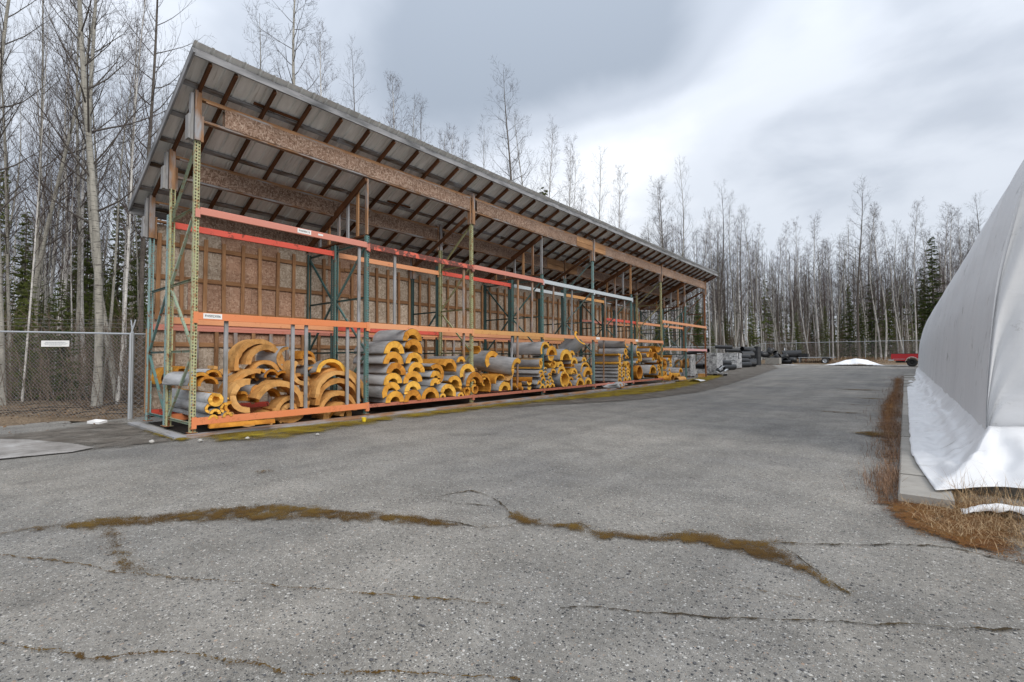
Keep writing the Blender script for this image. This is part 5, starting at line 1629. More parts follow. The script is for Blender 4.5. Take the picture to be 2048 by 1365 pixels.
        build(mb, 'kerb_slab', 'concrete', kerb)
        y += L
    # torn scrap of sheeting in the grass
    P = []
    for i in range(18):
        u = i / 17
        row = []
        for k in range(7):
            v = k / 6
            x = 0.30 + 0.55 * u
            y = 4.95 + 0.16 * v + 0.12 * u + 0.05 * math.sin(5 * u)
            z = 0.035 + 0.085 * math.sin(math.pi * u) * math.sin(math.pi * min(1, v + .15)) + 0.035 * mnoise.noise(Vector((u * 7, v * 4, 2)))
            row.append((x, y, max(z, 0.02)))
        P.append(row)
    o = build(MB().grid(P), 'plastic_scrap', 'white_plastic', smooth=True)
    s_ = o.modifiers.new('thickness', 'SOLIDIFY')
    s_.thickness = 0.003
    tag(o, 'crumpled white plastic scrap lying in the dry grass below the tent corner', 'plastic scrap')


build_tent()

# ------------------------------------------------------------------ chain-link fences
def terrain_z(x, y):
    z = ground_z(y) - 0.025
    if y > 50:
        if x > -12.5:
            z += math.exp(-((y - 58.5) / 3.0) ** 2) * 0.40
        z += 0.25 * min(1, max(0, (y - 56) / 8))
    out_ = max(0.0, -12.0 - x)
    if out_ > 0 and y < 70:
        z += min(0.25, out_ * 0.05) * 0.6
    return z


def build_fence(pts, label, arm_dir, diamond=0.066, posts_extra=True, H=1.76, wire=0.0026, rail=0.021):
    p0 = pts[0]
    org = Vector((p0[0], p0[1], terrain_z(*p0)))
    root = empty('chain_link_fence', org, label=label, cat='fence', group='chain link fences round the yard')
    mesh_mb = MB()
    n = len(pts)
    tops = []
    for i, (x, y) in enumerate(pts):
        z = terrain_z(x, y)
        lean = 0.03 if i % 3 == 1 else 0.0
        mb = MB().tube([(x, y, z - 0.1), (x - lean, y, z + H + 0.02)], 0.029, 8)
        po = build(mb, 'post', 'galvanised', root, loc=-org)
        ax, ay = arm_dir
        mb = MB().tube([(x - lean, y, z + H), (x - lean + ax * 0.03, y + ay * 0.03, z + H + 0.05), (x - lean + ax * 0.17, y + ay * 0.17, z + H + 0.30)], [0.018, 0.016, 0.012], 6)
        build(mb, 'barb_arm', 'galvanised', po)
        tops.append(Vector((x - lean, y, z + H)))
    for a, b_ in zip(tops[:-1], tops[1:]):
        build(MB().tube([a, b_], rail, 6), 'top_rail', 'galvanised', root, loc=-org)
        for k in range(3):
            t = 0.35 + 0.32 * k
            off = Vector((arm_dir[0] * 0.17 * t, arm_dir[1] * 0.17 * t, 0.05 + 0.25 * t))
            w = build(MB().tube([a + off, (a + b_) / 2 + off - Vector((0, 0, 0.02)), b_ + off], 0.0022, 3), 'barbed_wire', 'wire', root, loc=-org)
    # woven wire: two families of diagonals per bay
    for i in range(n - 1):
        a, b_ = Vector((*pts[i], terrain_z(*pts[i]))), Vector((*pts[i + 1], terrain_z(*pts[i + 1])))
        L = (b_ - a).length
        ex = (b_ - a) / L
        h = H - 0.02
        side = Vector((-ex.y, ex.x, 0)) * 0.0025
        for fam in (1, -1):
            s = -h if fam == 1 else 0.0
            end = L if fam == 1 else L + h
            while s < end:
                # line: along = s + fam*z
                z0, z1 = 0.03, h
                u0, u1 = s + fam * z0, s + fam * z1
                def clip(u, z, ua, za):
                    return u, z
                lo, hi = 0.0, 1.0
                du = u1 - u0
                ta, tb = sorted(((0 - u0) / du, (L - u0) / du))
                lo, hi = max(lo, ta), min(hi, tb)
                if hi > lo + 1e-4:
                    q0 = a + ex * (u0 + du * lo) + Vector((0, 0, z0 + (z1 - z0) * lo)) + side * fam
                    q1 = a + ex * (u0 + du * hi) + Vector((0, 0, z0 + (z1 - z0) * hi)) + side * fam
                    mesh_mb.tube([q0, q1], wire, 3, False)
                s += diamond
    m = build(mesh_mb, 'wire_mesh', 'wire', root, loc=-org)
    m['kind'] = 'stuff'
    return root


def build_fences():
    near = [(-17.6, -1.85), (-15.0, 0.32), (-12.29, 2.59)]
    f1 = build_fence(near, 'chain link fence section with warning plate left of the shed', (-0.6, 0.55), 0.075, wire=0.0024)
    # plate wired to the near fence
    a, b_ = Vector((-15.0, 0.32, 0)), Vector((-12.29, 2.59, 0))
    ex = (b_ - a).normalized()
    nn = Vector((ex.y, -ex.x, 0))
    c = a + ex * 2.02 + nn * 0.03 + Vector((0, 0, 1.55))
    M = Matrix((ex, Vector((0, 0, 1)), nn)).transposed().to_4x4()
    M.translation = c
    sg = build(MB().quad_box(-.285, .285, -.062, .062, -.002, .002), 'warning_sign', 'paper')
    sg.matrix_basis = M
    tag(sg, 'small white weathered sign plate wired to the near fence', 'sign')
    for k, (w_, yy) in enumerate(((.20, .026), (.23, .004), (.21, -.016), (.12, -.034))):
        rg = random.Random(k)
        mb = MB()
        x = -w_
        while x < w_:
            l = rg.uniform(.012, .034)
            mb.quad_box(x, x + l, yy - (.008 if k == 0 else .004), yy + (.008 if k == 0 else .004), .0025, .0032)
            x += l + .008
        build(mb, 'lettering', 'galvanised', sg)
    side = [(-12.29, 2.62)] + [(-12.25 + 0.006 * k, 2.62 + 3.02 * k) for k in range(1, 19)] + [(-12.1, 59.6)]
    build_fence(side, 'long chain link fence running behind the shed to the far corner', (-1.0, 0.0), 0.11, wire=0.0030)
    far = [(-12.1, 59.62)] + [(-12.1 + 3.0 * k, 59.62 + 0.02 * k) for k in range(1, 12)]
    build_fence(far, 'chain link fence across the far end of the yard', (0.0, 1.0), 0.12, wire=0.0034, rail=0.026)


build_fences()


# ------------------------------------------------------------------ things lying about the yard
def osb_box(name, x0, x1, y0, y1, z0, h, label, opening=None, slot=False):
    org = Vector(((x0 + x1) / 2, (y0 + y1) / 2, z0))
    root = empty(name, org, label=label, cat='box')
    t = 0.018

    def pan(nm, a0, a1, b0, b1, c0, c1, mat='osb_white'):
        build(MB().quad_box(a0 - org.x, a1 - org.x, b0 - org.y, b1 - org.y, c0 - org.z, c1 - org.z), nm, mat, root)
    z1 = z0 + h
    zb = z0 + 0.08
    if opening:
        oz0, oz1, ox0, ox1 = opening
        pan('front_panel', x0, x1, y0, y0 + t, zb, oz0)
        pan('front_panel', x0, x1, y0, y0 + t, oz1, z1)
        pan('front_panel', x0, ox0, y0, y0 + t, oz0, oz1)
        pan('front_panel', ox1, x1, y0, y0 + t, oz0, oz1)
    else:
        pan('front_panel', x0, x1, y0, y0 + t, zb, z1)
    if slot:
        zc = z0 + h * 0.62
        pan('side_panel', x1 - t, x1, y0 + t, y1, zb, zc)
        pan('side_panel', x1 - t, x1, y0 + t, y0 + 0.35, zc, z1)
        pan('side_panel', x1 - t, x1, y0 + 0.75, y1, zc, z1)
    else:
        pan('side_panel', x1 - t, x1, y0 + t, y1, zb, z1)
    pan('side_panel', x0, x0 + t, y0 + t, y1, zb, z1)
    pan('back_panel', x0 + t, x1 - t, y1 - t, y1, zb, z1)
    pan('floor_panel', x0 + t, x1 - t, y0 + t, y1 - t, zb, zb + 0.02)
    for yy in (y0 + 0.1, y1 - 0.1):
        pan('skid', x0 + .02, x1 - .02, yy - .045, yy + .045, z0 - 0.01, zb, 'wood_brown')
    return root


def arc_ring(name, c, R_, r_in, w, axis, mat, arc=360, start=0, label=None, cat='pipe insulation', group=None):
    mb = MB()
    n = 32
    ax = Vector(axis).normalized()
    e1 = ax.cross(Vector((0, 0, 1)))
    e1 = e1.normalized() if e1.length > 1e-3 else Vector((1, 0, 0))
    e2 = e1.cross(ax)
    secs = []
    for k in range(n + 1):
        a = math.radians(start + arc * k / n)
        d = e1 * math.cos(a) + e2 * math.sin(a)
        secs.append([tuple(d * R_ - ax * w / 2), tuple(d * R_ + ax * w / 2), tuple(d * r_in + ax * w / 2), tuple(d * r_in - ax * w / 2), tuple(d * R_ - ax * w / 2)])
    mb.grid(secs)
    if arc < 360:
        mb.f.append((0, 1, 2, 3))
        b_ = n * 5
        mb.f.append((b_ + 3, b_ + 2, b_ + 1, b_))
    o = build(mb, name, mat, loc=c)
    return tag(o, label, cat, group)


def black_pipe(p0, p1, rad, label, rib=False, group='black pipe pieces in the far heap'):
    p0, p1 = Vector(p0), Vector(p1)
    mb = MB()
    L = (p1 - p0).length
    n = max(2, int(L / 0.06)) if rib else 3
    pts, rr = [], []
    for k in range(n + 1):
        pts.append(p0 + (p1 - p0) * k / n)
        rr.append(rad * (1 + (0.04 if rib and k % 2 else 0)))
    inner = rad * 0.86
    mb.tube(pts, rr, 16, False)
    b_ = len(mb.v)
    mb.tube([pts[0], pts[-1]], inner, 16, False)
    m = (n) * 16
    for k in range(16):
        k2 = (k + 1) % 16
        mb.f.append((k, b_ + k, b_ + k2, k2))
        mb.f.append((m + k2, b_ + 16 + k2, b_ + 16 + k, m + k))
    o = build(mb, 'black_pipe', 'black_plastic', smooth=False)
    return tag(o, label, 'pipe', group)


def black_elbow(c, rad, bend, rot, label):
    mb = MB()
    pts = []
    for k in range(9):
        a = math.radians(90 * k / 8)
        pts.append((bend * math.sin(a), 0, bend * (1 - math.cos(a))))
    pts = [(-rad * 1.2, 0, 0)] + pts + [(bend, 0, bend + rad * 1.2)]
    mb.tube(pts, rad, 14, False)
    b_ = len(mb.v)
    mb.tube(pts, rad * 0.86, 14, False)
    m = (len(pts) - 1) * 14
    for k in range(14):
        k2 = (k + 1) % 14
        mb.f.append((k, b_ + k, b_ + k2, k2))
        mb.f.append((m + k2, b_ + m + k2, b_ + m + k, m + k))
    o = build(mb, 'black_elbow', 'black_plastic', smooth=True, loc=c, rot=rot)
    return tag(o, label, 'pipe elbow', 'black pipe pieces in the far heap')


def build_yard():
    g1 = ground_z(29.5)
    osb_box('osb_crate', -9.75, -8.60, 29.5, 30.65, g1, 1.34, 'tall grey OSB crate just past the far end of the shed')
    g2 = ground_z(39)
    osb_box('osb_crate', -11.05, -9.92, 39.0, 40.4, g2, 1.22, 'grey OSB crate with a dark slot, beyond the first crate', slot=True)
    g0 = ground_z(27.0)
    bx = osb_box('osb_crate', -10.25, -9.22, 26.8, 27.6, g0, 1.28, 'whitened OSB crate with open front holding foam rings in last bay', opening=(g0 + .52, g0 + 1.12, -10.15, -9.30))
    arc_ring('insulation_ring', (-9.95, 27.0, g0 + .52 + .22), .26, .17, .14, (0.5, 1, 0), 'foam_sand', label='left foam ring inside the open OSB crate')
    arc_ring('insulation_ring', (-9.52, 26.99, g0 + .52 + .25), .29, .19, .22, (0.8, 1, 0), 'foam_sand', label='right larger foam ring inside the open OSB crate')
    # small foam blocks by the last upright
    for (x, y, z, sx, sy, sz, rz, lab) in ((-8.75, 27.15, ground_z(27.15), .34, .2, .2, 12, 'small square foam block on the moss by the last upright'),):
        mb = MB().quad_box(-sx / 2, sx / 2, -sy / 2, sy / 2, 0, sz)
        tag(build(mb, 'foam_block', 'foam_sand', loc=(x, y, z + 0.015), rot=(0, 0, R(rz))), lab, 'foam block')
    # white sheet scrap in front of bay seven
    P = [[(-7.9 + 0.55 * u - 0.1 * v, 22.6 + 1.0 * v + 0.1 * u, 0.05 + ground_z(23) + 0.10 * math.sin(math.pi * u) * (1 - 0.5 * v) + 0.03 * mnoise.noise(Vector((u * 4, v * 4, 1)))) for v in np.linspace(0, 1, 8)] for u in np.linspace(0, 1, 10)]
    o = build(MB().grid(P), 'plastic_sheet', 'white_plastic', smooth=True)
    o.modifiers.new('thickness', 'SOLIDIFY').thickness = 0.004
    tag(o, 'bent white plastic sheet lying on the moss near the shed end', 'plastic sheet')
    # grey plastic wrap bundled under the fifth bay
    P = []
    for i in range(26):
        u = i / 25
        row = []
        for k in range(15):
            v = k / 14
            a = v * 2 * math.pi
            rr = (0.10 + 0.06 * math.sin(math.pi * u)) * (1 + 0.55 * mnoise.noise(Vector((u * 6, math.cos(a) * 1.4, math.sin(a) * 1.4)))) * math.sin(math.pi * min(0.97, max(0.03, u))) ** 0.4
            row.append((X0 + 0.02 + rr * math.cos(a) * 1.5, UY(4) + 0.55 + 2.0 * u, max(0.06, 0.13 + rr * math.sin(a) * 0.8)))
        P.append(row)
    tag(build(MB().grid(P), 'plastic_wrap', 'grey_plastic', smooth=False), 'crumpled grey plastic wrap under the bottom beam of fifth bay', 'plastic wrap')
    arc_ring('insulation_ring', (X0 + .0, UY(4) + 1.75, 0.20), .17, .13, .5, (1, 0, 0), 'foam_orange', 180, 180, 'orange foam half shell lying below the fifth bay beam')
    # litter
    tag(patch('ice_sheet', SHEET, 0.05, 'dirty_ice', 0.10, 0.012, 0.014, lift=lambda x, y: 0.004, margin=0.02), 'dirty grey ice sheet on the asphalt at the left edge', 'ice')
    mb = MB()
    mb.quad_box(-.12, .12, -.085, .085, 0, .010)
    for a in ((-.12, -.112, -.085, .085), (.112, .12, -.085, .085), (-.112, .112, -.085, -.077), (-.112, .112, .077, .085)):
        mb.quad_box(*a, .010, .045)
    tag(build(mb, 'foam_tray', 'white_plastic', loc=(-11.75, 2.0, 0.03), rot=(R(6), R(4), R(35))), 'small white foam tray on the soil by the near fence', 'tray')
    # small yellow cup (tub with rim)
    mb = MB()
    pr_ = [(0.030, 0.0), (0.042, 0.075), (0.046, 0.076), (0.046, 0.082), (0.040, 0.082), (0.038, 0.072), (0.028, 0.006)]
    mb.grid([[(r_ * math.cos(a), r_ * math.sin(a), z) for r_, z in pr_] for a in np.linspace(0, 2 * math.pi, 17)])
    mb.f.append(tuple(range(0, 16 * 7, 7)))
    tag(build(mb, 'yellow_tub', 'yellow_plastic', loc=(-7.945, 5.227, 0.016)), 'small yellow plastic tub on the asphalt before the teal upright', 'tub')
    # pale stones
    for k, (x, y, s, lab) in enumerate(((-8.02, 2.527, .045, 'pale stone on the ground before the first rack leg'), (-8.45, 2.05, .05, 'flat pale stone left of the first rack leg'),
                                        (-7.69, 3.05, .04, 'pale stone at the moss edge right of the first rack leg'), (-7.2, 3.9, .035, 'small white stone before the ring pile'))):
        o = build(pebble_mesh(40 + k, 9), 'stone', 'stone_white', loc=(x, y, s * 0.35 + 0.008))
        o.scale = (s, s * 0.8, s * 0.65)
        tag(o, lab, 'stone')
    # black pipes
    gz = ground_z
    black_pipe((-10.9, 50.15, gz(50)), (-10.9, 50.15, gz(50) + 1.80), 0.30, 'upright ribbed black culvert drum standing among the black pipes', True)
    lst = [((-10.6, 41.6, .25), (-10.0, 43.2, .25), .22), ((-10.9, 42.0, .62), (-10.2, 43.6, .55), .2), ((-11.1, 43.0, .95), (-10.4, 44.8, .85), .2), ((-10.8, 43.8, .35), (-9.9, 44.6, .28), .26),
           ((-11.3, 38.4, 1.72), (-10.2, 38.9, 1.66), .14), ((-10.9, 39.6, 1.45), (-10.0, 40.2, 1.42), .14), ((-10.0, 35.6, .22), (-9.6, 37.0, .22), .2), ((-10.5, 35.2, .6), (-9.8, 36.6, .5), .2),
           ((-11.4, 45.5, .4), (-10.2, 46.2, .35), .34), ((-11.4, 46.2, 1.05), (-10.6, 47.0, 1.0), .3), ((-11.5, 47.0, 1.55), (-10.8, 48.2, 1.4), .26),
           ((-10.9, 31.0, 1.30), (-9.3, 30.2, 1.48), .13), ((-9.9, 28.4, .62), (-8.95, 28.2, .58), .16)]
    labs = ['short black pipe lying at the foot of the second crate heap', 'black pipe second up beside the slotted crate', 'upper black pipe leaning behind the slotted crate', 'thick black pipe end on the asphalt edge',
            'black pipe lying across the top of the slotted crate', 'second black pipe on the slotted crate', 'low black pipe lying between the two grey crates', 'dark pipe resting on the low one between crates',
            'thick black pipe low in the tall heap', 'middle black pipe in the tall heap', 'topmost black pipe in the tall heap left of the drum', 'black pipe lying on the nearest grey crate', 'black pipe beside the last rack upright']
    for (a, b_, r_), lab in zip(lst, labs):
        black_pipe((a[0], a[1], a[2] + gz(a[1])), (b_[0], b_[1], b_[2] + gz(b_[1])), r_, lab)
    black_elbow((-11.3, 47.6, gz(47) + 0.45), .30, .6, (R(10), 0, R(-40)), 'large black elbow leaning on the tall pipe heap')
    black_elbow((-10.9, 52.4, gz(52) + 1.0), .28, .5, (0, R(20), R(30)), 'black elbow raised right of the culvert drum')
    black_elbow((-10.4, 53.0, gz(53) + .45), .28, .5, (R(60), 0, R(80)), 'black elbow behind the concrete block')
    black_elbow((-9.9, 54.6, gz(54) + .35), .26, .55, (R(80), R(10), R(10)), 'black elbow low at the left end of far heap')
    black_elbow((-9.4, 54.9, gz(54) + .75), .26, .6, (R(-30), R(25), R(190)), 'black elbow arching over the far heap')
    black_elbow((-8.8, 55.2, gz(55) + .40), .28, .5, (R(90), 0, R(200)), 'black elbow lying left of the trailer')
    black_pipe((-9.7, 55.4, gz(55) + .9), (-8.1, 55.8, gz(55) + .95), .42, 'wide black pipe at the back of the far heap')
    black_pipe((-9.9, 54.2, gz(54) + .22), (-8.7, 54.0, gz(54) + .22), .2, 'black pipe on the ground before the far heap')
    # concrete block
    build_block()
    # snow
    sn = [(-5.7 + 4.5 * u, 50.2 - 0.5 * math.sin(math.pi * u)) for u in np.linspace(0, 1, 14)] + [(-1.2 - 4.5 * u, 50.6 + 2.4 * math.sin(math.pi * u)) for u in np.linspace(0, 1, 14)]
    def snow_h(x, y):
        u = (x + 5.7) / 4.5
        return 0.62 * math.exp(-((u - 0.52) / 0.30) ** 2) * math.exp(-((y - 51.2) / 1.5) ** 2) * (0.9 + 0.25 * mnoise.noise(Vector((x * 1.5, y * 1.5, 0))))
    tag(patch('snow_pile', sn, 0.09, 'snow', 0.35, 0.03, 0.012, lift=snow_h), 'low melting snow pile at the far end of the asphalt', 'snow')
    s2 = [(-9.2, 50.9), (-8.0, 50.6), (-7.4, 51.0), (-8.0, 51.5), (-9.0, 51.4)]
    tag(patch('snow_patch', s2, 0.08, 'snow', 0.25, 0.03, 0.012), 'thin snow patch on the asphalt before the black pipes', 'snow')
    # dolly with black scrap by the first crate
    org = Vector((-8.35, 29.2, gz(29)))
    d = empty('scrap_dolly', org, label='low wheeled dolly loaded with dark scrap beside the nearest crate', cat='dolly')
    build(MB().quad_box(-.35, .35, -.25, .25, .12, .16), 'deck', 'wood_grey', d)
    for sx in (-.28, .28):
        for sy in (-.18, .18):
            build(MB().tube([(sx, sy - .02, .06), (sx, sy + .02, .06)], .06, 12), 'caster', 'black_rubber', d)
    rg = random.Random(4)
    for k in range(7):
        a = Vector((rg.uniform(-.25, .25), rg.uniform(-.15, .15), .18 + .03 * k))
        b_ = a + Vector((rg.uniform(-.3, .3), rg.uniform(-.2, .2), rg.uniform(.05, .35)))
        build(MB().tube([a, (a + b_) / 2 + Vector((0, .05, .04)), b_], [.05, .06, .03], 7), 'scrap_piece', 'black_plastic' if k % 3 else 'galvanised', d)


def build_block():
    org = Vector((-10.0, 52.4, ground_z(52.4)))
    r_ = empty('concrete_block', org, label='pale square concrete trough block before the black elbows', cat='concrete block')
    mb = MB()
    for a in ((-.62, .62, -.5, -.42), (-.62, .62, .42, .5), (-.62, -.54, -.42, .42), (.54, .62, -.42, .42)):
        mb.quad_box(*a, 0.06, .66)
    build(mb, 'trough', 'concrete', r_)
    build(MB().quad_box(-.54, .54, -.42, .42, .06, .12), 'floor', 'concrete', r_)
    for sx in (-.45, .45):
        build(MB().quad_box(sx - .08, sx + .08, -.45, .45, -.01, .06), 'skid', 'wood_brown', r_)


build_yard()


def wheel(parent, x, y, z, rad, w, rim='galvanised'):
    """tyre with rounded shoulders, rim and hub; axle along Y"""
    mb = MB()
    prof = [(rad * .62, -w / 2), (rad * .92, -w / 2), (rad * .985, -w * .36), (rad, -w * .2), (rad, w * .2), (rad * .985, w * .36), (rad * .92, w / 2), (rad * .62, w / 2)]
    mb.grid([[(r_ * math.cos(a), yy, r_ * math.sin(a)) for r_, yy in prof] for a in np.linspace(0, 2 * math.pi, 29)])
    wh = empty('wheel', (x, y, z))
    wh.parent = parent
    build(mb, 'tyre', 'black_rubber', wh, True)
    mb = MB()
    prof = [(rad * .63, -w * .42), (rad * .58, -w * .40), (rad * .50, -w * .15), (rad * .22, -w * .12), (rad * .18, -w * .30), (0.001, -w * .32)]
    mb.grid([[(r_ * math.cos(a), yy, r_ * math.sin(a)) for r_, yy in prof] for a in np.linspace(0, 2 * math.pi, 29)])
    prof2 = [(r_, -yy) for r_, yy in prof]
    mb.grid([[(r_ * math.cos(a), yy, r_ * math.sin(a)) for r_, yy in prof2] for a in np.linspace(0, 2 * math.pi, 29)])
    build(mb, 'rim', rim, wh, True)
    return wh


def build_pickup():
    gz = ground_z(48.6)
    org = Vector((-0.90, 48.6, gz))
    t = empty('pickup_truck', org, label='red compact pickup truck parked behind the tent, tail showing', cat='truck')

    def side_prof(pts, y0, y1, mat, name, smooth=False):
        mb = MB()
        n = len(pts)
        mb.v = [(x, y0, z) for x, z in pts] + [(x, y1, z) for x, z in pts]
        mb.f = [tuple(range(n)), tuple(range(2 * n - 1, n - 1, -1))] + [(k, n + k, n + (k + 1) % n, (k + 1) % n) for k in range(n)]
        return build(mb, name, mat, t, smooth)

    def arch(cx, r_, n=12):
        return [(cx + r_ * math.cos(a), .36 + r_ * math.sin(a)) for a in np.linspace(0, math.pi, n)]
    W = 1.64
    wx1, wx2 = 1.30, 4.10
    # bed sides with wheel arch
    bed = [(0.05, 0.50), (0.02, 0.96), (0.06, 1.02), (1.98, 1.02), (1.98, 0.44)] + arch(wx1, .40) + [(0.85, .46)]
    for y0, y1 in ((0.0, 0.06), (W - 0.06, W)):
        side_prof(bed, y0, y1, 'red_paint', 'bed_side')
    build(MB().quad_box(.03, .07, .061, W - .061, .50, 1.0), 'tailgate', 'red_paint', t)
    build(MB().quad_box(.08, 1.97, .061, W - .061, .58, .62), 'bed_floor', 'black_plastic', t)
    build(MB().quad_box(1.93, 1.97, .061, W - .061, .63, 1.0), 'bed_front', 'red_paint', t)
    build(MB().quad_box(.02, 1.97, -.01, .07, 1.022, 1.045), 'bed_rail', 'black_plastic', t)
    # cab and nose
    cab = [(2.01, .44), (2.01, 1.02), (2.10, 1.50), (2.25, 1.56), (3.05, 1.56), (3.20, 1.52), (3.72, 1.04), (4.78, .93), (4.86, .84), (4.86, .46), (4.52, .40)] + arch(wx2, .40) + [(3.68, .42)]
    side_prof(cab, 0.0, W, 'red_paint', 'cab')
    for yy in (-.004, W - .001):
        mbw = [(2.22, 1.08), (2.24, 1.48), (3.02, 1.48), (3.50, 1.08)]
        side_prof(mbw, yy, yy + .005, 'glass_dark', 'side_window')
    # bumper, lamp, arch trim
    mb = MB().quad_box(-.16, .03, .03, W - .03, .46, .58)
    mb.quad_box(-.10, .20, -.012, .028, .47, .56)
    build(mb, 'rear_bumper', 'chrome', t)
    for yy in (-.006, W - .014):
        build(MB().quad_box(.012, .10, yy, yy + .02, .70, .92), 'tail_lamp', 'lamp_red', t)
    mb = MB()
    mb.tube([(x, -.004, z) for x, z in arch(wx1, .405, 16)], .016, 6)
    build(mb, 'arch_trim', 'chrome', t)
    build(MB().quad_box(.12, .86, -.010, -.002, .585, .61), 'side_trim', 'chrome', t)
    build(MB().quad_box(.3, 4.6, .25, W - .25, .32, .45), 'chassis', 'black_plastic', t)
    for x in (wx1, wx2):
        for y in (.11, W - .11):
            wheel(t, x, y, .335, .335, .21, 'black_rubber')
    return t


build_pickup()


def build_trailer():
    gz = ground_z(55.2)
    org = Vector((-8.45, 55.0, gz))
    t = empty('flatbed_trailer', org, label='small flatbed trailer with galvanised rails parked before the far berm', cat='trailer')
    for y in (0, 1.5):
        build(MB().quad_box(1.0, 3.2, y - .03, y + .03, .56, .64), 'side_rail', 'galvanised', t)
    for k in range(8):
        build(MB().quad_box(1.02 + .272 * k, 1.27 + .272 * k, -.03, 1.53, .645, .672), 'deck_plank', 'wood_grey', t)
    build(MB().tube([(0.0, .75, .46), (1.1, .75, .55)], .04, 6), 'drawbar', 'galvanised', t)
    build(MB().tube([(0.15, .1, .60), (1.05, .05, .60)], .03, 6), 'front_rail', 'galvanised', t)
    build(MB().tube([(0.15, 1.4, .60), (1.05, 1.45, .60)], .03, 6), 'front_rail', 'galvanised', t)
    build(MB().tube([(0.75, .75, .02), (0.75, .75, .80)], .03, 8), 'jack_stand', 'lamp_red', t)
    build(MB().quad_box(.18, .95, .25, 1.25, .64, .98).quad_box(.17, .96, .24, 1.26, .985, 1.02), 'tool_box', 'black_plastic', t)
    build(MB().quad_box(.2, .3, .3, 1.2, .0, .64), 'support_leg', 'galvanised', t)
    for y in (-.10, 1.60):
        wheel(t, 2.45, y, .31, .31, .18)
    build(MB().tube([(2.45, -.05, .31), (2.45, 1.55, .31)], .03, 6), 'axle', 'black_plastic', t)
    build(MB().quad_box(2.1, 2.8, -.19, .0, .625, .64), 'mudguard', 'galvanised', t)


build_trailer()


# ------------------------------------------------------------------ dry grass and weeds
def blades(name, spots, rg, h_rng, w, mat, label, cat='grass', droop=1.0, flat=0.0):
    mb = MB()
    for (x, y, z) in spots:
        h = rg.uniform(*h_rng)
        a = rg.random() * 6.283
        d = Vector((math.cos(a), math.sin(a), 0))
        sd_ = Vector((-d.y, d.x, 0)) * w * rg.uniform(0.6, 1.3)
        b_ = len(mb.v)
        lean = rg.uniform(0.1, 0.9) * droop
        k_ = 4
        for k in range(k_ + 1):
            t = k / k_
            p = Vector((x, y, z)) + d * (h * lean * (t * 0.35 + t * t)) + Vector((0, 0, h * max(0.03, (1 - flat)) * (t - 0.42 * lean * t * t)))
            if k < k_:
                q = sd_ * (1 - t * 0.8)
                mb.v += [tuple(p - q), tuple(p + q)]
            else:
                mb.v.append(tuple(p))
        for k in range(k_ - 1):
            i = b_ + 2 * k
            mb.f.append((i, i + 1, i + 3, i + 2))
        i = b_ + 2 * (k_ - 1)
        mb.f.append((i, i + 1, i + 2))
    return tag(build(mb, name, mat), label, cat, kind='stuff')


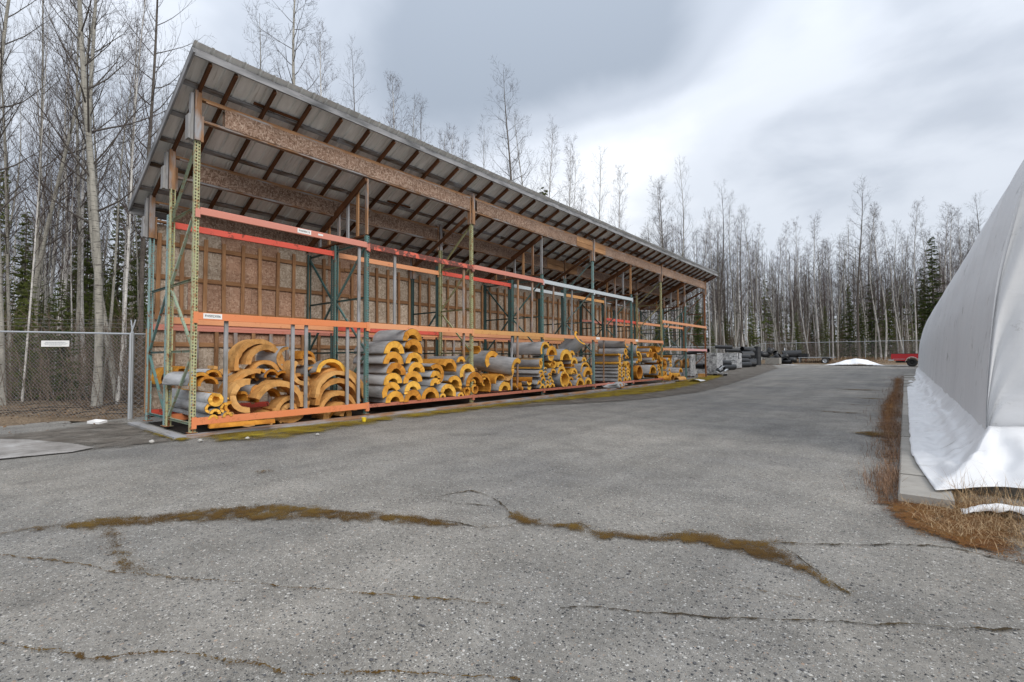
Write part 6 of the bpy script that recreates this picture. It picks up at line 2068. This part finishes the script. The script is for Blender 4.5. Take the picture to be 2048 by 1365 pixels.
def build_grass():
    rg = random.Random(21)
    sp = []
    xs = [p[0] for p in MOSS_GRASS]
    ys = [p[1] for p in MOSS_GRASS]
    poly = MOSS_GRASS
    N = 19000
    px = np.array([rg.uniform(min(xs), max(xs) + 1.2) for _ in range(N)])
    py = np.array([rg.uniform(min(ys), max(ys) + .5) for _ in range(N)])
    ins, dist = pt_poly(px, py, poly + [])
    ext = (px > 0.28) & (py > 3.4) & (py < 5.60)
    for x, y, i_, d_, e in zip(px, py, ins, dist, ext):
        dens = 0
        if i_:
            dens = min(1, max(0, (d_ - 0.10) / 0.25))
        if e:
            dens = max(dens, 0.8)
        dens *= 0.55 + 0.9 * mnoise.noise(Vector((x * 3, y * 3, 0)))
        if rg.random() < dens:
            sp.append((x, y, 0.01))
    blades('dry_grass', sp[:5200], rg, (0.06, 0.20), 0.0016, 'dry_grass', 'matted dry straw-coloured grass at the tent corner', droop=1.5, flat=0.35)
    sp = []
    while len(sp) < 420:
        sp.append((rg.uniform(0.26, 1.1), rg.uniform(4.7, 5.62), 0.01))
    blades('dry_grass', sp, rg, (0.18, 0.36), 0.0018, 'dry_grass', 'taller dry grass stalks against the tent skirt', droop=1.0)
    # weeds along the kerb
    sp = []
    while len(sp) < 5200:
        y = 5.0 + rg.random() ** 1.3 * 27
        wdt = 0.10 + 0.10 * min(1, (y - 5) / 6) + 0.12 * max(0, mnoise.noise(Vector((0, y * 0.8, 4))))
        x = -0.085 - abs(rg.gauss(0, wdt))
        if rg.random() < 0.55 + 0.9 * mnoise.noise(Vector((x * 2, y * 1.6, 2))):
            sp.append((x, y, ground_z(y) + 0.008))
    blades('dry_weeds', sp, rg, (0.05, 0.20), 0.0020, 'dry_weed', 'brown dead weeds along the concrete kerb', 'weeds', droop=1.0)
    # far berm: dead grass and brush litter
    sp = []
    while len(sp) < 5000:
        x, y = rg.uniform(-9, 12), rg.uniform(54.8, 59.4)
        sp.append((x, y, terrain_z(x, y)))
    blades('dry_grass', sp, rg, (0.10, 0.40), 0.012, 'leaves', 'dead brown grass and litter over the far berm', droop=1.3)
    # leaf litter under the near trees
    mb = MB()
    n = 0
    while n < 9000:
        x, y = rg.uniform(-22, -11.4), rg.uniform(-6, 4.5)
        if x > -12.4 + (y - 2.5) * 1.15 and y < 2.6 and rg.random() > 0.06:
            continue
        if y > 2.6 and x > -12.3:
            continue
        s = rg.uniform(0.018, 0.04)
        z = terrain_z(x, y) + rg.uniform(0.012, 0.06)
        a = rg.random() * 6.28
        e1 = Vector((math.cos(a), math.sin(a), rg.uniform(-.5, .5))) * s
        e2 = Vector((-math.sin(a), math.cos(a), rg.uniform(-.5, .5))) * s * 0.75
        p = Vector((x, y, z))
        b_ = len(mb.v)
        mb.v += [tuple(p - e1), tuple(p + e2 * 0.9), tuple(p + e1), tuple(p - e2 * 0.9)]
        mb.f.append((b_, b_ + 1, b_ + 2, b_ + 3))
        n += 1
    tag(build(mb, 'leaf_litter', 'leaves'), 'brown fallen leaves under the trees behind the near fence', 'leaves', kind='stuff')
    # fallen sticks
    mb = MB()
    for _ in range(160):
        x, y = rg.uniform(-20, -12.6), rg.uniform(-4, 3.5)
        if x > -12.6 + (y - 2.5) * 1.15:
            continue
        L = rg.uniform(0.4, 1.6)
        a = rg.random() * 6.28
        z = terrain_z(x, y) + 0.03
        p = Vector((x, y, z))
        q = p + Vector((math.cos(a) * L, math.sin(a) * L, rg.uniform(0, .12)))
        mb.tube([p, (p + q) / 2 + Vector((0, 0, .03)), q], [.010, .008, .004], 4)
    tag(build(mb, 'fallen_sticks', 'twig_aspen'), 'thin fallen sticks on the woodland floor by the fence', 'sticks', kind='stuff')


build_grass()

# ------------------------------------------------------------------ trees
def bare_tree(seed, H, r0, style):
    """leafless aspen or birch: returns (trunk mesh, crown mesh); trunk tapers, limbs rise and fork into twigs"""
    rg = random.Random(seed)
    tr, cr = MB(), MB()
    n = 16
    ph1, ph2 = rg.random() * 6.28, rg.random() * 6.28
    amp = H * rg.uniform(0.008, 0.02)
    lx, ly = rg.uniform(-.03, .03), rg.uniform(-.03, .03)

    def axis(t):
        return Vector((lx * H * t + amp * (math.sin(3.1 * t * 2 + ph1) - math.sin(ph1)), ly * H * t + amp * (math.sin(2.3 * t * 2 + ph2) - math.sin(ph2)), H * t))

    def rad(t):
        return r0 * (1 - t) ** 0.85 + 0.006
    tr.tube([axis(k / n) for k in range(n + 1)], [rad(k / n) * (1.25 if k == 0 else 1) for k in range(n + 1)], 8)
    if style == 'aspen':
        nb, st, Lm, e0, ns, nt = 38, 0.28, 0.18, 36, 6, 3
    elif style == 'spread':
        nb, st, Lm, e0, ns, nt = 44, 0.28, 0.20, 26, 6, 3
    else:
        nb, st, Lm, e0, ns, nt = 52, 0.30, 0.150, 42, 6, 4
    az = rg.random() * 6.28

    def limb(p, d, L, r, segs, sides, curl):
        pts, rr = [p.copy()], [r]
        q = p.copy()
        dd = d.copy()
        for k in range(segs):
            dd = (dd + Vector((rg.uniform(-.16, .16), rg.uniform(-.16, .16), curl + rg.uniform(-.08, .08)))).normalized()
            q = q + dd * (L / segs)
            pts.append(q.copy())
            rr.append(max(0.0022, r * (1 - (k + 1) / segs * 0.88)))
        cr.tube(pts, rr, sides, False)
        return pts, rr
    for b in range(nb):
        t = st + (0.985 - st) * ((b + rg.random()) / nb) ** 0.9
        az += 2.4 + rg.uniform(-.5, .5)
        el = R(e0 + rg.uniform(-14, 14) + 22 * (t - 0.5))
        shape = min(1, (t - st) * 4 + 0.55) * (1.12 - t) * 1.25
        L = H * Lm * shape * rg.uniform(0.55, 1.15) + 0.3
        d = Vector((math.cos(az) * math.cos(el), math.sin(az) * math.cos(el), math.sin(el)))
        pts, rr = limb(axis(t), d, L, max(0.006, rad(t) * 0.36), 6, 4, 0.10)
        for s in range(ns + (1 if L > 1.6 else 0)):
            u = rg.uniform(0.22, 1.0)
            k = min(5, int(u * 6))
            p = pts[k].lerp(pts[k + 1], u * 6 - k)
            a2 = rg.random() * 6.28
            base = (pts[k + 1] - pts[k]).normalized()
            side = base.cross(Vector((math.cos(a2), math.sin(a2), 0.3))).normalized()
            d2 = (base * 0.8 + side * rg.uniform(0.5, 0.95)).normalized()
            L2 = L * rg.uniform(0.22, 0.48) * (1.15 - 0.5 * u) + 0.12
            p2, r2 = limb(p, d2, L2, max(0.0035, rr[k] * 0.55), 3, 3, 0.14)
            for w_ in range(nt):
                u3 = rg.uniform(0.25, 1.0)
                k3 = min(2, int(u3 * 3))
                p3 = p2[k3].lerp(p2[k3 + 1], u3 * 3 - k3)
                b3 = (p2[k3 + 1] - p2[k3]).normalized()
                s3 = b3.cross(Vector((rg.uniform(-1, 1), rg.uniform(-1, 1), rg.uniform(-.3, 1)))).normalized()
                limb(p3, (b3 * 0.6 + s3 * 0.8).normalized(), rg.uniform(0.14, 0.42) * (0.6 + L2 * 0.6), 0.0038, 2, 3, 0.16)
    if style == 'aspen':
        bm, tm = 'bark_aspen', 'twig_aspen'
    elif style == 'spread':
        bm, tm = 'bark_dark', 'twig_aspen'
    else:
        bm, tm = 'bark_birch', 'twig_birch'
    return tr.mesh('trunk', bm, True), cr.mesh('crown', tm)


def spruce(seed, H):
    rg = random.Random(seed)
    tr, cr = MB(), MB()
    tr.tube([(0, 0, H * k / 8) for k in range(9)], [0.012 * H * (1 - k / 8) + 0.008 for k in range(9)], 7)
    z = H * 0.05
    az = 0
    while z < H * 0.985:
        t = z / H
        Lb = (1 - t) ** 0.75 * H * 0.17 * rg.uniform(0.75, 1.15) + 0.12
        for k in range(5 if t < 0.8 else 4):
            if rg.random() < 0.10:
                continue
            az += 2.4 + rg.uniform(-.4, .4)
            L = Lb * rg.uniform(0.6, 1.15)
            dx, dy = math.cos(az), math.sin(az)
            drop = rg.uniform(0.10, 0.55)
            zj = rg.uniform(-.16, .16)
            pts = []
            for s in range(5):
                u = s / 4
                pts.append(Vector((dx * L * u, dy * L * u, z + zj - drop * L * u + 0.30 * L * u * u)))
            cr.tube(pts, [0.012, 0.010, 0.008, 0.005, 0.003], 3, False)
            sd_ = Vector((-dy, dx, 0))
            m = max(5, int(L / 0.07))
            for s in range(m):
                u = (s + 0.6) / m
                kk = min(3, int(u * 4))
                p = pts[kk].lerp(pts[kk + 1], u * 4 - kk)
                for sg in (-1, 1):
                    l = (0.15 + 0.26 * (1 - u) * L * 0.5) * rg.uniform(0.7, 1.3)
                    d = (sd_ * sg * rg.uniform(0.6, 1.0) + Vector((dx, dy, 0)) * 0.7 + Vector((0, 0, rg.uniform(-.45, .25)))).normalized() * l
                    w_ = Vector((rg.uniform(-.3, .3), rg.uniform(-.3, .3), 1)).normalized() * 0.030
                    b = len(cr.v)
                    cr.v += [tuple(p), tuple(p + d * 0.5 + w_), tuple(p + d), tuple(p + d * 0.5 - w_)]
                    cr.f.append((b, b + 1, b + 2, b + 3))
                    w2 = d.cross(Vector((0, 0, 1))).normalized() * 0.028
                    b = len(cr.v)
                    cr.v += [tuple(p), tuple(p + d * 0.5 + w2), tuple(p + d * 1.05), tuple(p + d * 0.5 - w2)]
                    cr.f.append((b, b + 1, b + 2, b + 3))
        z += H * 0.0125 + 0.07
    return tr.mesh('trunk', 'bark_dark', True), cr.mesh('crown', 'needles')


PROTO = {'aspen': [bare_tree(100 + k, 15.0, 0.088, 'aspen') for k in range(5)],
         'spread': [bare_tree(200 + k, 15.0, 0.098, 'spread') for k in range(3)],
         'birch': [bare_tree(300 + k, 14.0, 0.074, 'birch') for k in range(5)],
         'spruce': [spruce(400 + k, 9.0) for k in range(4)]}
PH = {'aspen': 15.0, 'spread': 15.0, 'birch': 14.0, 'spruce': 9.0}
TREE_N = {'aspen': 'aspen_tree', 'spread': 'poplar_tree', 'birch': 'birch_tree', 'spruce': 'spruce_tree'}


def plant(kind, var, x, y, H, rz=0.0, thick=1.0, label='', group=None, lean=(0, 0)):
    s = H / PH[kind]
    root = empty(TREE_N[kind], (x, y, terrain_z(x, y) - 0.05), (lean[0], lean[1], rz))
    root.scale = (s * thick, s * thick, s)
    tr, cr = PROTO[kind][var % len(PROTO[kind])]
    put('trunk', tr, root)
    put('crown', cr, root)
    tag(root, label, 'tree', group)
    return root


def cam_xy(u, d):
    """ground position seen at photo column u, d metres in front of the camera plane"""
    r_ = (u - 1024) / 954.4 * d
    return r_ * _c - d * _s, r_ * _s + d * _c


def build_trees():
    rg = random.Random(77)
    taken = []

    def ok(x, y, md):
        return all((x - a) ** 2 + (y - b_) ** 2 > md * md for a, b_ in taken)
    # trees that stand out: (column, depth, height, kind, variant, turn, thickness, label)
    big = [(8, 11.2, 15, 'aspen', 0, 0.3, 0.75, 'pale aspen at the left edge of the picture', (0, 0)),
           (40, 13.0, 15, 'aspen', 1, 1.0, 0.68, 'aspen leaning right beside the leftmost tree', (0.0, R(6))),
           (196, 11.6, 16, 'aspen', 2, 2.2, 0.92, 'stout grey aspen behind the fence sign', (0, R(-2))),
           (150, 14.5, 15, 'aspen', 3, 0.8, 0.62, 'thin aspen left of the stout one', (0, 0)),
           (240, 12.8, 16, 'aspen', 4, 4.0, 0.8, 'aspen leaning towards the shed roof edge', (R(2), R(6))),
           (283, 14.2, 16, 'spread', 1, 5.0, 0.7, 'grey tree crossing the roof corner', (0, 0)),
           (252, 16.0, 13, 'birch', 0, 0.5, 1.0, 'white birch trunk left of the shed end', (0, 0)),
           (100, 16.0, 13, 'birch', 2, 1.5, 0.85, 'white birch between the left aspens', (0, R(2))),
           (492, 20.5, 16.8, 'aspen', 1, 3.0, 0.9, 'bare tree rising above the roof left of the forked pair', (0, 0)),
           (596, 19.0, 18.5, 'aspen', 0, 1.9, 1.05, 'tall forked-looking bare tree above the near roof', (0, 0)),
           (700, 20.5, 14.5, 'spread', 0, 2.5, 0.7, 'spreading bare tree right of the tall pair', (0, 0)),
           (783, 24.0, 15.5, 'birch', 1, 0.7, 1.0, 'fine twigged birch above the middle roof', (0, 0)),
           (836, 24.5, 14.5, 'aspen', 4, 1.1, 0.8, 'slender aspen right of the fine twigged birch', (0, 0)),
           (640, 21.5, 16.5, 'birch', 2, 2.9, 0.9, 'birch right of the tall forked-looking tree', (0, R(2))),
           (885, 26.0, 13.6, 'birch', 0, 4.1, 0.9, 'thin birch above the roof before its middle', (0, 0)),
           (965, 27.5, 14.6, 'aspen', 3, 1.7, 0.8, 'aspen left of the tallest tree over the roof', (0, 0)),
           (1100, 28.5, 15.2, 'birch', 3, 0.9, 0.9, 'birch over the roof right of the leaning tree', (0, 0)),
           (1150, 30.5, 13.8, 'aspen', 4, 2.6, 0.7, 'small aspen over the far half of the roof', (0, 0)),
           (930, 27.0, 13.8, 'birch', 3, 2.1, 0.9, 'low birch crown above the middle roof', (0, 0)),
           (1014, 25.5, 17.2, 'spread', 2, 0.4, 0.95, 'tall bare tree over the middle of the roof', (0, 0)),
           (1072, 26.5, 15.2, 'aspen', 2, 3.3, 0.8, 'leaning bare tree right of the tallest over the roof', (0, R(4))),
           (1208, 33.0, 15.3, 'aspen', 3, 5.1, 0.8, 'upright bare tree over the far third of the roof', (0, 0)),
           (1245, 34.0, 14.5, 'birch', 4, 1.1, 0.9, 'thin birch beside the upright tree over the roof', (0, 0)),
           (1325, 37.5, 15.0, 'birch', 0, 2.0, 1.0, 'bushy birch above the far roof end', (0, 0)),
           (1358, 37.0, 16.2, 'aspen', 1, 0.2, 0.75, 'narrow aspen above the far roof end', (0, 0)),
           (1442, 41.0, 18.3, 'spread', 0, 3.7, 0.85, 'tallest bare tree just right of the roof end', (0, 0)),
           (1470, 42.5, 17.0, 'aspen', 4, 0.9, 0.75, 'bare tree close right of the tallest one', (0, 0)),
           (1512, 43.5, 15.8, 'aspen', 2, 2.7, 0.75, 'leaning thin tree behind the black pipes', (0, R(3))),
           (1580, 58.0, 16.5, 'birch', 2, 0.6, 1.0, 'birch with conical crown behind the trailer', (0, 0)),
           (1640, 57.0, 17.5, 'birch', 3, 1.4, 1.1, 'taller birch above the snow pile', (0, 0)),
           (1718, 52.0, 19.8, 'spread', 2, 4.4, 1.0, 'broad tall bare tree in the gap before the tent', (0, 0)),
           (1762, 54.0, 17.6, 'birch', 4, 5.5, 1.0, 'birch right of the broad tall tree', (0, 0)),
           (1800, 56.0, 16.5, 'aspen', 0, 0.1, 0.8, 'bare tree left of the tent edge', (0, 0)),
           (1905, 52.0, 17.0, 'birch', 1, 1.3, 1.1, 'bushy birch over the tent shoulder', (0, 0)),
           (1962, 50.0, 17.5, 'spread', 1, 2.2, 0.8, 'bare tree top peeking above the tent', (0, 0))]
    for (u, d, H, kind, var, rz, th, lab, lean) in big:
        x, y = cam_xy(u, d)
        if u > 1430:
            y = max(y, 61.2) if x > -12.6 else y
            if x > -12.6:
                # keep the column while pushing beyond the far fence
                k = y / (cam_xy(u, d)[1])
                H *= min(1.18, k)
                x, y = cam_xy(u, d)[0] * k, y
        else:
            if x > -13.0:
                k = -13.0 / x
                x, y = x * k, y * k
                H *= k
        taken.append((x, y))
        plant(kind, var, x, y, H, rz, th, lab, 'trees that stand out in the wood', lean)
    spr = [(170, 19, 8.0, 'spruce behind the stout aspen'), (45, 17, 6.5, 'small spruce near the left picture edge'), (232, 22, 8.5, 'spruce left of the shed end'),
           (1870, 50, 13.2, 'tall dark spruce beside the tent'), (1848, 56, 11, 'spruce left of the tall dark one by the tent'), (1745, 58, 10.5, 'dark spruce behind the broad tall tree'),
           (1700, 60, 9.5, 'dark spruce left of the broad tall tree'), (1652, 56, 6.5, 'low green spruce behind the snow pile'), (1780, 62, 9.5, 'dark spruce above the pickup'), (1090, 29, 11.6, 'spruce tip peeping over the roof')]
    for k, (u, d, H, lab) in enumerate(spr):
        x, y = cam_xy(u, d)
        if x > -13.2 and y < 61.5:
            kk = 61.5 / y if u > 1430 else -13.2 / x
            x, y = x * kk, y * kk
        taken.append((x, y))
        plant('spruce', k, x, y, H, k * 1.1, 0.72, lab, 'spruces that stand out in the wood')

    def zone(u):
        return 0 if u < 300 else (1 if u < 1430 else 2)
    LM = [(60, 'at the left picture edge'), (125, 'left of the fence sign'), (205, 'behind the fence sign'), (300, 'between fence post and shed'), (560, 'behind the nearest roof end'),
          (800, 'behind the near half of the roof'), (1080, 'behind the middle of the roof'), (1280, 'behind the far half of the roof'), (1430, 'behind the far roof end'),
          (1500, 'behind the grey crates'), (1560, 'behind the black pipes'), (1660, 'behind the trailer'), (1775, 'behind the snow pile'), (1850, 'above the pickup'), (9999, 'above the tent shoulder')]
    KN = {'aspen': 'slender bare grey aspen in the wood', 'birch': 'slender bare white birch in the wood', 'spread': 'dark barked bare tree in the wood', 'spruce': 'dark green young spruce in the wood'}

    def fill(n, urange, drange, kinds, hr, md, thick=(0.7, 1.0)):
        cnt = 0
        tries = 0
        while cnt < n and tries < 4000:
            tries += 1
            u = rg.uniform(*urange)
            d = drange[0] + (drange[1] - drange[0]) * rg.random() ** 1.2
            x, y = cam_xy(u, d)
            if not (x < -13.2 or y > 61.5):
                continue
            if y < 4 and x > -12.6 + (y - 2.6) * 1.2 - 0.9:
                continue
            if not ok(x, y, md):
                continue
            kind = rg.choice(kinds)
            H = rg.uniform(*hr) * (0.55 if kind == 'spruce' else 1.0)
            taken.append((x, y))
            z_ = [q for lim, q in LM if u < lim][0]
            plant(kind, rg.randrange(5), x, y, H, rg.random() * 6.28, rg.uniform(*thick), '%s %s' % (KN[kind], z_), '%ss %s' % (TREE_N[kind].replace('_', ' '), z_),
                  (R(rg.gauss(0, 2.2)), R(rg.gauss(0, 2.2))))
            cnt += 1
    fill(56, (-90, 300), (13, 38), ['aspen', 'birch', 'birch', 'aspen', 'spruce'], (9.5, 15), 0.9, (0.5, 0.8))
    fill(32, (-60, 296), (11.8, 26), ['aspen', 'birch', 'aspen'], (7, 15.5), 0.55, (0.35, 0.6))
    fill(14, (-60, 290), (16, 34), ['spruce'], (7, 13), 1.2)
    fill(14, (20, 290), (12.5, 19), ['spruce'], (3.5, 8), 0.7)
    fill(70, (300, 1430), (20, 50), ['aspen', 'birch', 'birch', 'spread', 'birch'], (10.0, 14.0), 1.4, (0.7, 1.0))
    fill(20, (300, 1430), (24, 60), ['spruce'], (7, 12), 1.5)
    fill(150, (1280, 1990), (44, 84), ['birch', 'birch', 'aspen', 'spread', 'birch'], (13.0, 17.0), 1.0, (0.75, 1.1))
    fill(30, (1300, 1990), (50, 84), ['spruce'], (7, 15), 1.2, (0.7, 0.9))


build_trees()


def build_far_wood():
    """the depth of the wood, where trunks merge into one mass"""
    rg = random.Random(91)
    tk, tw, ev = MB(), MB(), MB()
    n = 0
    while n < 950:
        u = rg.uniform(-250, 2150) if n < 560 else rg.uniform(1250, 1980)
        d = rg.uniform(34, 70) if u < 1250 else rg.uniform(70, 115)
        x, y = cam_xy(u, d)
        if not (x < -26 or y > 76):
            continue
        n += 1
        H = rg.uniform(9, 15.5) if u < 1250 else rg.uniform(13, 20)
        z0 = 0.6 if y > 56 else 0.1
        p0 = Vector((x, y, z0))
        ln = Vector((rg.uniform(-.05, .05), rg.uniform(-.05, .05), 1))
        m_ = tk if rg.random() < 0.7 else tw
        if rg.random() < (0.22 if u < 1250 else 0.12):
            # evergreen: stacked ragged boughs
            Hs = H * 0.65
            for k in range(70):
                t = rg.random() ** 0.8
                a = rg.random() * 6.28
                l = (1 - t) * Hs * 0.17 * rg.uniform(0.5, 1.1) + 0.1
                p = p0 + Vector((0, 0, Hs * t + 0.3))
                dd = Vector((math.cos(a), math.sin(a), -0.25)) * l
                w_ = Vector((0, 0, 0.16 + 0.12 * (1 - t)))
                b_ = len(ev.v)
                ev.v += [tuple(p), tuple(p + dd * 0.6 + w_ * 0.3), tuple(p + dd), tuple(p + dd * 0.5 - w_)]
                ev.f.append((b_, b_ + 1, b_ + 2, b_ + 3))
            continue
        r0 = rg.uniform(0.06, 0.13)
        m_.tube([p0, p0 + ln * H * 0.5, p0 + ln * H], [r0, r0 * 0.6, 0.015], 4, False)
        for k in range(34):
            t = rg.uniform(0.3, 0.98)
            a = rg.random() * 6.28
            el = rg.uniform(0.35, 1.0)
            L = (1.15 - t) * H * 0.16 * rg.uniform(0.5, 1.2) + 0.25
            p = p0 + ln * H * t
            dd = Vector((math.cos(a) * math.cos(el), math.sin(a) * math.cos(el), math.sin(el)))
            q = p + dd * L * 0.55
            e = q + (dd + Vector((0, 0, .45))).normalized() * L * 0.5
            tw.tube([p, q, e], [0.016, 0.011, 0.004], 3, False)
            for s in range(2):
                d3 = Vector((rg.uniform(-1, 1), rg.uniform(-1, 1), rg.uniform(0, 1))).normalized()
                tw.tube([q, q + d3 * L * 0.4], [0.008, 0.003], 3, False)
    tag(build(tk, 'far_wood', 'bark_aspen'), 'pale trunks merging deep in the wood', 'wood', kind='stuff')
    tag(build(tw, 'far_wood', 'twig_birch'), 'mass of fine bare branches deep in the wood', 'wood', kind='stuff')
    tag(build(ev, 'far_wood', 'needles'), 'dark evergreens merging deep in the wood', 'wood', kind='stuff')


build_far_wood()


def build_brush():
    rg = random.Random(17)
    mb = MB()
    n = 0
    while n < 3200:
        u = rg.uniform(-80, 1990) if n > 500 else rg.uniform(-60, 300)
        d = rg.uniform(11, 24 if u < 300 else 40) if u < 1420 else rg.uniform(44, 75)
        x, y = cam_xy(u, d)
        if not (x < -12.9 or y > 60.3):
            continue
        if y < 4 and x > -12.6 + (y - 2.6) * 1.2 - 0.5:
            continue
        n += 1
        H = rg.uniform(0.6, 2.6)
        p = Vector((x, y, terrain_z(x, y)))
        dd = Vector((rg.uniform(-.3, .3), rg.uniform(-.3, .3), 1))
        e = p + dd * H
        mb.tube([p, p + dd * H * 0.5 + Vector((rg.uniform(-.08, .08), rg.uniform(-.08, .08), 0)), e], [0.010, 0.007, 0.003], 3, False)
        for k in range(5):
            t = rg.uniform(0.25, 0.9)
            q = p + dd * H * t
            d3 = Vector((rg.uniform(-1, 1), rg.uniform(-1, 1), rg.uniform(.2, 1.2))).normalized() * H * rg.uniform(.12, .35)
            mb.tube([q, q + d3], [0.005, 0.002], 3, False)
    n = 0
    while n < 2600:
        u = rg.uniform(1270, 1960) if n > 450 else rg.uniform(-60, 1270)
        d = rg.uniform(62, 96) if u > 1270 else rg.uniform(26, 44)
        x, y = cam_xy(u, d)
        if not (x < -15 or y > 63):
            continue
        n += 1
        H = rg.uniform(2.0, 6.5)
        p = Vector((x, y, 0.5 if y > 56 else 0.1))
        dd = Vector((rg.uniform(-.2, .2), rg.uniform(-.2, .2), 1))
        mb.tube([p, p + dd * H * 0.5, p + dd * H], [0.022, 0.015, 0.006], 3, False)
        for k in range(7):
            q = p + dd * H * rg.uniform(0.2, 0.95)
            d3 = Vector((rg.uniform(-1, 1), rg.uniform(-1, 1), rg.uniform(.2, 1.2))).normalized() * H * rg.uniform(.08, .22)
            mb.tube([q, q + d3], [0.011, 0.005], 3, False)
    tag(build(mb, 'underbrush', 'brush'), 'thin leafless brush filling the wood edge behind the fences', 'brush', kind='stuff')


build_brush()
